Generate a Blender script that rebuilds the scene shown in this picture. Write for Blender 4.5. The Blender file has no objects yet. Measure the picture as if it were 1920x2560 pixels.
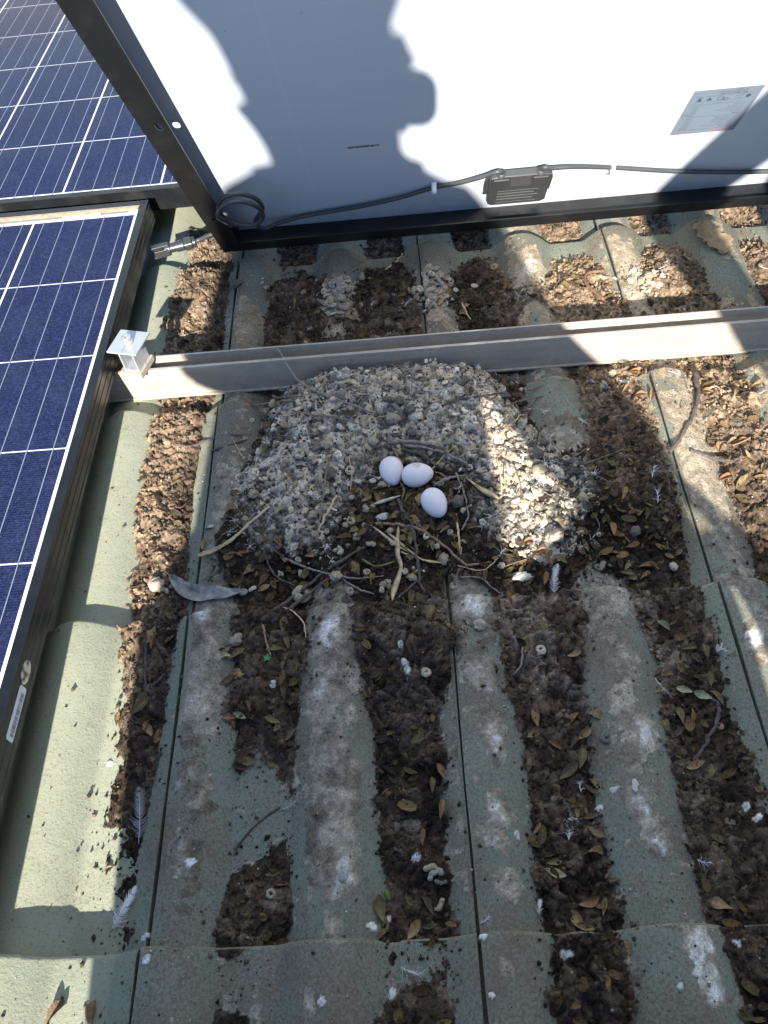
import bpy, bmesh, math, random
import numpy as np
from mathutils import Vector, Matrix, Euler

# ------------------------------------------------------------------ camera, sky, sun
# The place is laid out in the roof's own frame (X along the tile courses, Y down the
# slope, Z square to the roof); at the end everything is leaned over by the roof pitch.
PITCH = math.radians(18)
LEAN = Matrix.Rotation(-PITCH, 4, 'X')
scene = bpy.context.scene
COL = scene.collection
CAM_H = 0.7287
RI = Vector((0.99627, -0.02557, -0.08241)); UP = Vector((0.07004, 0.79749, 0.59926)); FW = Vector((-0.0504, 0.6028, -0.7963))
cam = bpy.data.cameras.new('camera'); camo = bpy.data.objects.new('camera', cam); COL.objects.link(camo)
cam.sensor_fit = 'HORIZONTAL'; cam.sensor_width = 36; cam.lens = 36 * 1961.4 / 1920
cam.clip_start = 0.01; cam.clip_end = 500
camo.matrix_world = Matrix(((RI.x, UP.x, -FW.x, 0), (RI.y, UP.y, -FW.y, 0), (RI.z, UP.z, -FW.z, CAM_H), (0, 0, 0, 1)))
scene.camera = camo
KX, KY = 0.12, 2.05
SUN = Vector((KX, KY, -1)).normalized()                     # where the light travels, roof frame
SUNW = (LEAN.to_3x3() @ SUN)
world = bpy.data.worlds.new('World'); scene.world = world; world.use_nodes = True
nt = world.node_tree; nt.nodes.clear()
sky = nt.nodes.new('ShaderNodeTexSky'); sky.sky_type = 'NISHITA'; sky.sun_disc = False
sky.sun_elevation = math.asin(-SUNW.z); sky.sun_rotation = math.atan2(-SUNW.x, -SUNW.y)
sky.air_density = 1.0; sky.dust_density = 0.0; sky.ozone_density = 1.6
bg = nt.nodes.new('ShaderNodeBackground'); bg.inputs['Strength'].default_value = 0.095
wo = nt.nodes.new('ShaderNodeOutputWorld'); nt.links.new(sky.outputs[0], bg.inputs[0]); nt.links.new(bg.outputs[0], wo.inputs[0])
sl = bpy.data.lights.new('sun', 'SUN'); sl.energy = 5.0; sl.angle = math.radians(0.6); sl.color = (1.0, 0.94, 0.84)
so = bpy.data.objects.new('sun', sl); COL.objects.link(so); so.rotation_euler = SUN.to_track_quat('-Z', 'Y').to_euler(); so.location = (0, -3, 4)
vs = scene.view_settings; vs.view_transform = 'Standard'; vs.look = 'None'; vs.gamma = 1; vs.use_curve_mapping = False
vs.exposure = 1.55
scene.cycles.use_denoising = True
scene.cycles.max_bounces = 6; scene.cycles.diffuse_bounces = 3; scene.cycles.transparent_max_bounces = 6

random.seed(7); RNG = np.random.RandomState(11)
# ------------------------------------------------------------------ measured places on the roof (metres, roof frame)
MOUND = [(-0.1385, 0.7764), (-0.1132, 0.7898), (-0.0683, 0.7915), (-0.0046, 0.7886), (0.0454, 0.778), (0.0819, 0.7668), (0.1, 0.7332), (0.1076, 0.6937), (0.1329, 0.6621), (0.1371, 0.63), (0.1697, 0.6039), (0.1897, 0.5762), (0.1834, 0.5415), (0.1559, 0.5037), (0.1315, 0.4801), (0.1112, 0.4818), (0.0932, 0.5026), (0.0719, 0.5244), (0.0627, 0.5667), (0.0543, 0.5966), (0.0162, 0.6153), (-0.0346, 0.6358), (-0.0582, 0.6113), (-0.0868, 0.5807), (-0.0978, 0.5497), (-0.1083, 0.5233), (-0.1186, 0.5011), (-0.1509, 0.5038), (-0.1902, 0.5237), (-0.2101, 0.5633), (-0.2145, 0.615), (-0.1881, 0.6552), (-0.1757, 0.6989), (-0.162, 0.7318)]
BED = [(-0.1947, 0.707), (-0.0708, 0.6732), (0.0899, 0.6368), (0.1543, 0.6226), (0.2506, 0.6481), (0.2866, 0.5724), (0.2787, 0.4473), (0.2489, 0.4273), (0.1801, 0.4296), (0.1307, 0.4334), (0.0874, 0.4293), (0.0552, 0.4348), (0.0034, 0.421), (-0.0345, 0.4238), (-0.1089, 0.4383), (-0.1895, 0.4354), (-0.2297, 0.4444), (-0.2514, 0.4707), (-0.2499, 0.5294), (-0.2172, 0.6052)]
NEST_TWIGS = [[[(-0.1771, 0.7963), (-0.151, 0.7452), (-0.1195, 0.7112), (-0.0894, 0.6911), (-0.053, 0.6707)], 1.7, 'grey'],
    [[(-0.1899, 0.7583), (-0.1679, 0.738), (-0.1458, 0.7246)], 1.6, 'grey'],
    [[(-0.1779, 0.7511), (-0.1496, 0.7425)], 1.1, 'grey'],
    [[(-0.217, 0.7355), (-0.1816, 0.7281), (-0.1408, 0.7098)], 1.4, 'brown'],
    [[(-0.1532, 0.6873), (-0.126, 0.6742), (-0.0964, 0.667), (-0.0672, 0.652)], 1.2, 'brown'],
    [[(0.0306, 0.6717), (0.0593, 0.6849), (0.1071, 0.6963)], 1.7, 'dark'],
    [[(0.1076, 0.6937), (0.142, 0.7068), (0.1839, 0.7086)], 0.9, 'brown'],
    [[(0.0936, 0.6253), (0.107, 0.6433), (0.1269, 0.6692)], 1.1, 'straw'],
    [[(-0.0367, 0.6346), (-0.0053, 0.6315), (0.0254, 0.6207)], 2.3, 'grey'],
    [[(-0.0205, 0.6266), (0.0047, 0.6127), (0.0178, 0.5964)], 2.2, 'dark'],
    [[(-0.0172, 0.6295), (0.0166, 0.6184), (0.0541, 0.5941)], 1.9, 'grey'],
    [[(0.0169, 0.6241), (0.0329, 0.6092), (0.0564, 0.5884)], 1.5, 'dark'],
    [[(-0.0318, 0.6316), (-0.0279, 0.6197), (-0.0212, 0.6077)], 1.8, 'brown'],
    [[(-0.0158, 0.6015), (0.0092, 0.5935), (0.0307, 0.5805)], 1.7, 'brown'],
    [[(0.0134, 0.5713), (0.0306, 0.5787), (0.0516, 0.5814)], 1.9, 'grey'],
    [[(0.0406, 0.5843), (0.0468, 0.5585), (0.0495, 0.5271), (0.0411, 0.5078)], 1.3, 'grey'],
    [[(0.0362, 0.53), (0.0369, 0.5049), (0.0373, 0.479)], 1.4, 'straw'],
    [[(-0.0282, 0.553), (-0.022, 0.5334), (-0.0135, 0.5125), (-0.0109, 0.483), (-0.0098, 0.4548), (-0.0056, 0.4364)], 2.1, 'dark'],
    [[(-0.0551, 0.522), (-0.0281, 0.5187), (-0.0016, 0.5081), (0.0235, 0.4865), (0.0401, 0.4662), (0.0557, 0.4666)], 1.8, 'red'],
    [[(-0.1044, 0.6272), (-0.1122, 0.5794), (-0.1213, 0.5013)], 1.3, 'brown'],
    [[(-0.0985, 0.5607), (-0.1093, 0.5373), (-0.1236, 0.5083)], 1.4, 'straw'],
    [[(-0.1789, 0.4112), (-0.1447, 0.444), (-0.1088, 0.4719), (-0.0663, 0.4972)], 2.1, 'dark'],
    [[(-0.1686, 0.4104), (-0.1291, 0.4458), (-0.0877, 0.4797)], 2.0, 'dark'],
    [[(-0.1574, 0.4892), (-0.1328, 0.4754), (-0.1087, 0.4657), (-0.0772, 0.4586), (-0.0484, 0.4609)], 1.2, 'grey'],
    [[(-0.1824, 0.5037), (-0.177, 0.4838), (-0.1652, 0.4671), (-0.1461, 0.4563)], 1.4, 'dark'],
    [[(-0.0935, 0.4599), (-0.0778, 0.448), (-0.0597, 0.4406)], 1.3, 'grey'],
    [[(-0.2578, 0.5017), (-0.2256, 0.5106), (-0.1997, 0.532), (-0.1758, 0.5524)], 1.8, 'straw'],
    [[(-0.2865, 0.6771), (-0.256, 0.6823), (-0.22, 0.6787)], 1.4, 'dark'],
    [[(-0.2594, 0.6562), (-0.2298, 0.6674), (-0.215, 0.674)], 1.3, 'dark'],
    [[(-0.1628, 0.4318), (-0.1481, 0.4234), (-0.1346, 0.4078), (-0.1314, 0.3906)], 1.0, 'straw'],
    [[(0.035, 0.4515), (0.0568, 0.4498), (0.0685, 0.4398), (0.0803, 0.4315)], 1.0, 'grey'],
    [[(-0.0369, 0.4269), (-0.0209, 0.4436), (-0.0047, 0.4576)], 1.3, 'dark'],
    [[(-0.1764, 0.4049), (-0.1728, 0.389), (-0.1666, 0.3706)], 1.4, 'red']]
BLADES = [[[(-0.0293, 0.5205), (-0.032, 0.4847), (-0.0294, 0.4687), (-0.0374, 0.4418), (-0.0397, 0.4242)], 8, 'straw'],
    [[(-0.0606, 0.5215), (-0.0368, 0.498), (-0.0188, 0.4836)], 4, 'straw'],
    [[(-0.0445, 0.5134), (-0.0187, 0.4868), (-0.0036, 0.4729)], 4, 'straw'],
    [[(-0.028, 0.486), (-0.006, 0.4762), (0.0146, 0.4714)], 5, 'straw'],
    [[(0.0526, 0.5766), (0.0697, 0.5555), (0.087, 0.54)], 8, 'straw'],
    [[(-0.0588, 0.5453), (-0.0435, 0.5509), (-0.0252, 0.558)], 5, 'pale'],
    [[(0.0893, 0.5969), (0.0902, 0.5677), (0.0887, 0.5433)], 2.5, 'straw'],
    [[(0.0958, 0.5852), (0.0935, 0.5498)], 2.5, 'straw'],
    [[(-0.0256, 0.5832), (-0.0206, 0.5682), (-0.024, 0.5544)], 4, 'olive'],
    [[(-0.0718, 0.4816), (-0.0561, 0.4709), (-0.0349, 0.4754)], 3, 'olive']]
LOOSE_TWIGS = [[[(0.3569, 0.735), (0.3514, 0.6994), (0.3349, 0.6613), (0.3166, 0.6326), (0.2925, 0.6007)], 3.0, 'dark'],
    [[(0.3155, 0.6029), (0.3361, 0.5937), (0.3598, 0.5902), (0.3752, 0.5946)], 1.9, 'dark'],
    [[(0.2605, 0.3028), (0.2672, 0.2931), (0.2558, 0.2725), (0.2375, 0.2515), (0.2242, 0.238)], 2.0, 'dark'],
    [[(-0.2891, 0.4315), (-0.2998, 0.3947), (-0.2981, 0.3624), (-0.2917, 0.3263)], 1.4, 'dark'],
    [[(-0.2782, 0.3611), (-0.2852, 0.3529), (-0.2905, 0.3447)], 1.1, 'dark'],
    [[(-0.154, 0.226), (-0.1734, 0.2136), (-0.1904, 0.1951), (-0.195, 0.185)], 1.2, 'dark'],
    [[(0.4193, 0.6415), (0.3953, 0.6214), (0.3688, 0.6105)], 1.2, 'red'],
    [[(0.3577, 0.7012), (0.3757, 0.7047), (0.3767, 0.6882)], 0.9, 'straw'],
    [[(0.0916, 0.3716), (0.0859, 0.3462), (0.0778, 0.3367)], 1.1, 'grey'],
    [[(-0.0347, 1.0125), (-0.0181, 1.0342), (-0.0049, 1.0637)], 1.4, 'straw'],
    [[(0.0742, 0.9136), (0.0808, 0.8896), (0.0846, 0.8778)], 1.1, 'straw'],
    [[(-0.2587, 0.5047), (-0.2276, 0.5127), (-0.2005, 0.531)], 1.0, 'straw'],
    [[(0.1245, 0.7021), (0.1304, 0.688), (0.1569, 0.7123)], 0.8, 'brown'],
    [[(0.1427, 0.7222), (0.1708, 0.7275), (0.1909, 0.7309)], 1.0, 'red'],
    [[(-0.048, 0.1827), (-0.0385, 0.1784)], 1.6, 'dark']]
RUST = [(0.2856, 0.9547), (0.2602, 0.9491), (0.2518, 0.9288), (0.2552, 0.909), (0.2694, 0.8815)]
LEAVES = [[-0.1657, 0.5102, 118.0, 17, 'tan'],
    [-0.199, 0.4798, 44.0, 17, 'olive'],
    [-0.0826, 0.5282, 64.0, 16, 'olive'],
    [-0.0921, 0.509, 6.0, 18, 'rust'],
    [-0.0812, 0.5147, 32.0, 15, 'olive'],
    [-0.0718, 0.5106, 31.0, 16, 'rust'],
    [-0.0798, 0.5681, 44.0, 17, 'tan'],
    [-0.0644, 0.5613, 97.0, 15, 'olive'],
    [-0.0602, 0.5592, 64.0, 14, 'olive'],
    [-0.053, 0.5692, 21.0, 12, 'olive'],
    [-0.0053, 0.5525, 87.0, 17, 'tan'],
    [-0.0105, 0.56, 32.0, 13, 'olive'],
    [-0.017, 0.5571, 54.0, 14, 'olive'],
    [0.0297, 0.5511, 86.0, 14, 'olive'],
    [0.0343, 0.5577, 69.0, 16, 'olive'],
    [0.0201, 0.5137, 30.0, 16, 'brown'],
    [0.0225, 0.5092, 31.0, 14, 'tan'],
    [-0.0218, 0.5096, 8.0, 16, 'olive'],
    [-0.0155, 0.5009, 79.0, 16, 'olive'],
    [-0.0332, 0.5308, 43.0, 14, 'olive'],
    [-0.0773, 0.4723, 111.0, 18, 'olive'],
    [-0.0617, 0.4586, 89.0, 17, 'olive'],
    [-0.055, 0.4674, -5.0, 16, 'brown'],
    [-0.0239, 0.4603, 96.0, 14, 'rust'],
    [-0.0199, 0.4327, 79.0, 18, 'olive'],
    [-0.0002, 0.4022, 73.0, 20, 'olive'],
    [0.0634, 0.4534, 75.0, 13, 'rust'],
    [0.1116, 0.4886, 19.0, 16, 'rust'],
    [0.1237, 0.4733, 8.0, 15, 'rust'],
    [0.1323, 0.4617, 81.0, 12, 'olive'],
    [0.1416, 0.461, 139.0, 16, 'olive'],
    [0.1093, 0.4437, 44.0, 15, 'rust'],
    [0.1247, 0.4455, 73.0, 15, 'rust'],
    [-0.2414, 0.4854, 78.0, 14, 'olive'],
    [-0.2427, 0.4728, 34.0, 13, 'tan'],
    [-0.1805, 0.4664, 45.0, 15, 'olive'],
    [-0.1695, 0.4593, 118.0, 14, 'brown'],
    [-0.2549, 0.5193, 88.0, 14, 'tan'],
    [-0.2252, 0.558, 34.0, 17, 'tan'],
    [-0.1635, 0.5456, 8.0, 18, 'pale'],
    [-0.2023, 0.6716, 48.0, 12, 'tan'],
    [-0.1283, 0.4923, 20.0, 15, 'tan'],
    [-0.142, 0.4983, 32.0, 12, 'olive'],
    [-0.181, 0.5121, 76.0, 10, 'rust'],
    [-0.2017, 0.4974, -5.0, 13, 'brick'],
    [-0.2504, 0.541, 21.0, 14, 'white'],
    [0.038, 0.4867, 86.0, 17, 'olive'],
    [-0.0169, 0.4994, 70.0, 12, 'olive'],
    [0.0127, 0.4824, 61.0, 12, 'olive'],
    [0.008, 0.4924, 86.0, 14, 'olive'],
    [-0.0014, 0.5129, 31.0, 14, 'olive'],
    [-0.0442, 0.4316, 79.0, 13, 'olive'],
    [0.1515, 0.5097, 81.0, 14, 'olive'],
    [-0.1564, 0.4067, 84.0, 17, 'brown'],
    [-0.1622, 0.3802, 166.0, 15, 'olive'],
    [-0.1517, 0.3844, 111.0, 15, 'olive'],
    [-0.2146, 0.373, -4.0, 13, 'pale'],
    [-0.2033, 0.3771, 31.0, 18, 'tan'],
    [-0.2136, 0.3817, 43.0, 10, 'tan'],
    [-0.2007, 0.3568, -4.0, 15, 'tan'],
    [-0.2113, 0.3481, 30.0, 16, 'brown'],
    [-0.1961, 0.3135, 157.0, 13, 'pale'],
    [-0.2077, 0.3098, -3.0, 13, 'rust'],
    [-0.2015, 0.3068, 95.0, 14, 'rust'],
    [-0.1633, 0.3072, 157.0, 16, 'olive'],
    [-0.1587, 0.3017, 41.0, 12, 'olive'],
    [-0.1456, 0.2923, 51.0, 14, 'brown'],
    [-0.2909, 0.3958, 80.0, 20, 'tan'],
    [-0.3068, 0.342, 25.0, 16, 'tan'],
    [-0.2983, 0.3277, 44.0, 22, 'olive'],
    [-0.2869, 0.3031, 118.0, 13, 'tan'],
    [-0.1864, 0.321, 94.0, 12, 'brown'],
    [-0.1545, 0.3344, 102.0, 14, 'brown'],
    [-0.1857, 0.2694, 167.0, 17, 'olive'],
    [-0.1928, 0.2656, 149.0, 15, 'dark'],
    [-0.1525, 0.3632, 62.0, 12, 'brown'],
    [-0.0748, 0.393, 7.0, 12, 'rust'],
    [-0.1807, 0.4569, 32.0, 14, 'tan'],
    [0.2027, 0.5001, 105.0, 20, 'rust'],
    [0.2315, 0.5158, -5.0, 14, 'rust'],
    [0.2481, 0.5133, 54.0, 16, 'brown'],
    [0.2343, 0.4516, -4.0, 19, 'rust'],
    [0.2133, 0.4533, 54.0, 14, 'olive'],
    [0.2119, 0.4465, -4.0, 14, 'olive'],
    [0.2157, 0.4413, 8.0, 14, 'olive'],
    [0.2306, 0.4421, 28.0, 13, 'tan'],
    [0.2634, 0.4338, 67.0, 13, 'olive'],
    [0.221, 0.3958, 151.0, 18, 'olive'],
    [0.2204, 0.3859, 18.0, 12, 'olive'],
    [0.2361, 0.383, 139.0, 16, 'pale'],
    [0.2454, 0.3859, 28.0, 10, 'brown'],
    [0.2561, 0.358, 7.0, 15, 'olive'],
    [0.2688, 0.3512, 94.0, 15, 'olive'],
    [0.2601, 0.3442, 141.0, 16, 'brown'],
    [0.2195, 0.3318, 27.0, 17, 'brown'],
    [0.2285, 0.3321, 7.0, 14, 'olive'],
    [0.2405, 0.3142, 152.0, 15, 'pale'],
    [0.2548, 0.307, 153.0, 16, 'pale'],
    [0.2668, 0.303, 127.0, 16, 'olive'],
    [0.2625, 0.2771, 16.0, 10, 'tan'],
    [0.2281, 0.2883, 106.0, 17, 'olive'],
    [0.2149, 0.2814, 106.0, 16, 'olive'],
    [0.2413, 0.289, 84.0, 14, 'tan'],
    [0.2241, 0.2718, 34.0, 14, 'brown'],
    [0.256, 0.3229, 140.0, 12, 'brown'],
    [0.2662, 0.3223, 83.0, 14, 'olive'],
    [0.2176, 0.3173, 26.0, 12, 'tan'],
    [0.0939, 0.3656, 73.0, 16, 'olive'],
    [0.14, 0.3521, 13.0, 14, 'tan'],
    [0.0948, 0.2947, 91.0, 18, 'tan'],
    [0.0906, 0.281, 27.0, 16, 'olive'],
    [0.1303, 0.291, 40.0, 15, 'tan'],
    [0.1508, 0.2906, 156.0, 15, 'olive'],
    [0.1081, 0.2665, 144.0, 14, 'rust'],
    [0.1301, 0.252, 71.0, 18, 'olive'],
    [0.1356, 0.2754, 35.0, 15, 'tan'],
    [0.1258, 0.2685, 53.0, 13, 'dark'],
    [0.0815, 0.2518, 82.0, 12, 'olive'],
    [0.2696, 0.4688, 36.0, 14, 'brown'],
    [0.2228, 0.4746, 6.0, 15, 'rust'],
    [0.2706, 0.4933, 61.0, 14, 'brown'],
    [0.2136, 0.3945, 17.0, 12, 'brown'],
    [0.1178, 0.2422, 36.0, 22, 'brown'],
    [0.1382, 0.2298, 134.0, 14, 'olive'],
    [0.135, 0.2236, 144.0, 14, 'brown'],
    [0.122, 0.2091, 61.0, 16, 'olive'],
    [0.1267, 0.2123, 113.0, 14, 'tan'],
    [0.1302, 0.2013, 6.0, 15, 'brown'],
    [0.1232, 0.2043, 71.0, 14, 'dark'],
    [0.0835, 0.1876, 72.0, 18, 'olive'],
    [0.081, 0.1943, 53.0, 12, 'tan'],
    [0.1319, 0.1879, 146.0, 16, 'olive'],
    [0.0915, 0.1559, 157.0, 18, 'pale'],
    [0.1326, 0.1635, 32.0, 15, 'dark'],
    [0.1044, 0.1193, 114.0, 16, 'tan'],
    [0.1106, 0.1145, 160.0, 14, 'tan'],
    [0.0978, 0.1144, 126.0, 14, 'brown'],
    [0.0918, 0.1666, 15.0, 14, 'tan'],
    [0.1272, 0.17, -2.0, 16, 'tan'],
    [0.2297, 0.2377, 16.0, 17, 'tan'],
    [0.2413, 0.2342, 58.0, 14, 'olive'],
    [0.223, 0.1239, 156.0, 18, 'tan'],
    [0.1168, 0.1347, 17.0, 18, 'rust'],
    [0.1285, 0.1283, 70.0, 14, 'tan'],
    [0.1402, 0.1483, 7.0, 8, 'brown'],
    [-0.0008, 0.2486, 116.0, 15, 'tan'],
    [-0.0102, 0.2375, 87.0, 14, 'olive'],
    [-0.0024, 0.2146, 76.0, 18, 'tan'],
    [-0.0242, 0.1907, 88.0, 15, 'rust'],
    [-0.0624, 0.1361, 99.0, 20, 'olive'],
    [-0.0595, 0.1182, 65.0, 20, 'olive'],
    [-0.0321, 0.1171, 53.0, 17, 'tan'],
    [-0.1488, 0.1588, -3.0, 14, 'rust'],
    [-0.0547, 0.1467, 111.0, 10, 'green'],
    [-0.1645, 0.127, 36.0, 16, 'dark'],
    [-0.0219, 0.1344, 120.0, 16, 'brown'],
    [-0.1576, 0.1674, 7.0, 12, 'olive'],
    [0.2335, 0.717, 86.0, 14, 'tan'],
    [0.254, 0.7037, 132.0, 16, 'rust'],
    [0.2802, 0.7008, 8.0, 16, 'rust'],
    [0.2935, 0.6967, 70.0, 15, 'tan'],
    [0.2577, 0.6711, 20.0, 14, 'rust'],
    [0.2647, 0.7136, 45.0, 18, 'tan'],
    [0.2314, 0.737, 66.0, 16, 'tan'],
    [0.2121, 0.7166, 94.0, 16, 'tan'],
    [0.2818, 0.7441, 8.0, 16, 'rust'],
    [0.3606, 0.6961, 8.0, 17, 'rust'],
    [0.3709, 0.6722, 74.0, 16, 'olive'],
    [0.3931, 0.6912, 68.0, 14, 'tan'],
    [0.4263, 0.708, 19.0, 15, 'tan'],
    [0.3696, 0.6163, 29.0, 18, 'tan'],
    [0.378, 0.6204, 29.0, 17, 'tan'],
    [0.3561, 0.6128, 67.0, 16, 'tan'],
    [0.3446, 0.6164, 90.0, 18, 'brown'],
    [0.3678, 0.562, 38.0, 20, 'olive'],
    [0.3489, 0.5683, 20.0, 16, 'rust'],
    [0.38, 0.5911, 119.0, 16, 'tan'],
    [0.393, 0.5711, 52.0, 16, 'tan'],
    [0.3593, 0.5743, 89.0, 16, 'brown'],
    [0.224, 0.5392, 71.0, 18, 'tan'],
    [0.2286, 0.5366, 86.0, 16, 'brown'],
    [0.1631, 0.5536, 136.0, 14, 'olive'],
    [0.2686, 0.8579, 43.0, 13, 'olive'],
    [0.2469, 0.8773, 67.0, 13, 'olive'],
    [0.2104, 0.862, 81.0, 12, 'olive'],
    [0.2027, 0.6849, 20.0, 10, 'rust'],
    [-0.1647, 0.9368, 79.0, 14, 'tan'],
    [-0.107, 0.8372, 23.0, 14, 'tan'],
    [-0.0924, 0.8426, 8.0, 12, 'tan'],
    [0.1402, 0.9366, 63.0, 16, 'rust'],
    [0.0825, 0.9087, 36.0, 14, 'tan'],
    [0.0762, 0.894, 122.0, 16, 'tan'],
    [-0.1568, 0.8668, 93.0, 14, 'tan'],
    [-0.0658, 0.8376, 8.0, 14, 'tan'],
    [-0.2964, 0.0653, 90.0, 18, 'rust'],
    [-0.3113, 0.18, 17.0, 9, 'rust'],
    [-0.3273, 0.0662, 51.0, 20, 'brown'],
    [-0.298, 0.3304, 55.0, 22, 'olive'],
    [-0.2893, 0.3061, 67.0, 15, 'tan'],
    [-0.2937, 0.3996, 74.0, 20, 'tan'],
    [-0.3253, 0.3205, 91.0, 14, 'tan']]
FEATHERS = [[(-0.2846, 0.1988), (-0.2908, 0.2492), 13, 'grey'],
    [(-0.3005, 0.1273), (-0.2803, 0.1624), 11, 'white'],
    [(-0.1524, 0.2235), (-0.124, 0.2369), 7, 'greydown'],
    [(0.1319, 0.4274), (0.1389, 0.4559), 9, 'white'],
    [(0.215, 0.3279), (0.227, 0.3029), 5, 'greydown'],
    [(0.062, 0.4046), (0.0604, 0.4196), 7, 'down'],
    [(0.2595, 0.5568), (0.2667, 0.5768), 10, 'down'],
    [(0.2592, 0.5252), (0.259, 0.5428), 5, 'down'],
    [(0.1983, 0.6684), (0.2101, 0.6606), 6, 'down'],
    [(0.0729, 0.1243), (0.0759, 0.1361), 5, 'white'],
    [(0.1062, 0.2), (0.1198, 0.1993), 10, 'down'],
    [(0.1075, 0.1828), (0.1106, 0.1931), 12, 'down'],
    [(0.1254, 0.2236), (0.1255, 0.232), 5, 'down'],
    [(0.0364, 0.1521), (0.0454, 0.1616), 6, 'down'],
    [(0.0377, 0.1771), (0.0437, 0.1819), 9, 'down'],
    [(-0.0445, 0.089), (-0.0275, 0.0834), 6, 'down'],
    [(0.0226, 0.1181), (0.0267, 0.1203), 6, 'down'],
    [(0.0994, 0.8797), (0.1134, 0.8969), 5, 'down'],
    [(-0.1268, 0.9154), (-0.1067, 0.9246), 8, 'down'],
    [(-0.0071, 0.9125), (0.0059, 0.9225), 7, 'down'],
    [(-0.14, 0.8054), (-0.1285, 0.811), 7, 'down'],
    [(-0.0236, 0.8053), (-0.0164, 0.8113), 7, 'down'],
    [(-0.1474, 0.8805), (-0.1401, 0.8872), 7, 'down'],
    [(0.0331, 0.9499), (0.0459, 0.9522), 10, 'down'],
    [(-0.0547, 0.9226), (-0.0495, 0.9298), 5, 'down'],
    [(0.3836, 0.9974), (0.3994, 1.0171), 7, 'down'],
    [(0.3638, 0.8641), (0.3773, 0.857), 12, 'down'],
    [(0.5002, 0.9405), (0.5153, 0.9326), 9, 'down'],
    [(0.3577, 0.9407), (0.3687, 0.9421), 8, 'down'],
    [(-0.1082, 0.6723), (-0.098, 0.6773), 8, 'down'],
    [(0.0804, 0.7205), (0.0927, 0.7234), 9, 'down'],
    [(0.1087, 0.6558), (0.1178, 0.6589), 9, 'down'],
    [(-0.1986, 0.69), (-0.1913, 0.6955), 7, 'down'],
    [(-0.1343, 0.7952), (-0.1246, 0.7893), 9, 'down'],
    [(-0.0449, 0.755), (-0.0416, 0.7636), 8, 'down'],
    [(0.0832, 0.5542), (0.0882, 0.5503), 7, 'down'],
    [(0.3193, 0.7305), (0.3329, 0.7233), 13, 'down'],
    [(0.4209, 0.6861), (0.4339, 0.6927), 11, 'greydown'],
    [(0.468, 0.9548), (0.4804, 0.9486), 6, 'greydown'],
    [(-0.3052, 0.7497), (-0.302, 0.759), 10, 'down'],
    [(0.2811, 0.3538), (0.2846, 0.3501), 6, 'down'],
    [(0.1017, 0.1314), (0.1081, 0.1312), 8, 'down'],
    [(0.2126, 0.1607), (0.2174, 0.1592), 5, 'down']]
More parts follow.
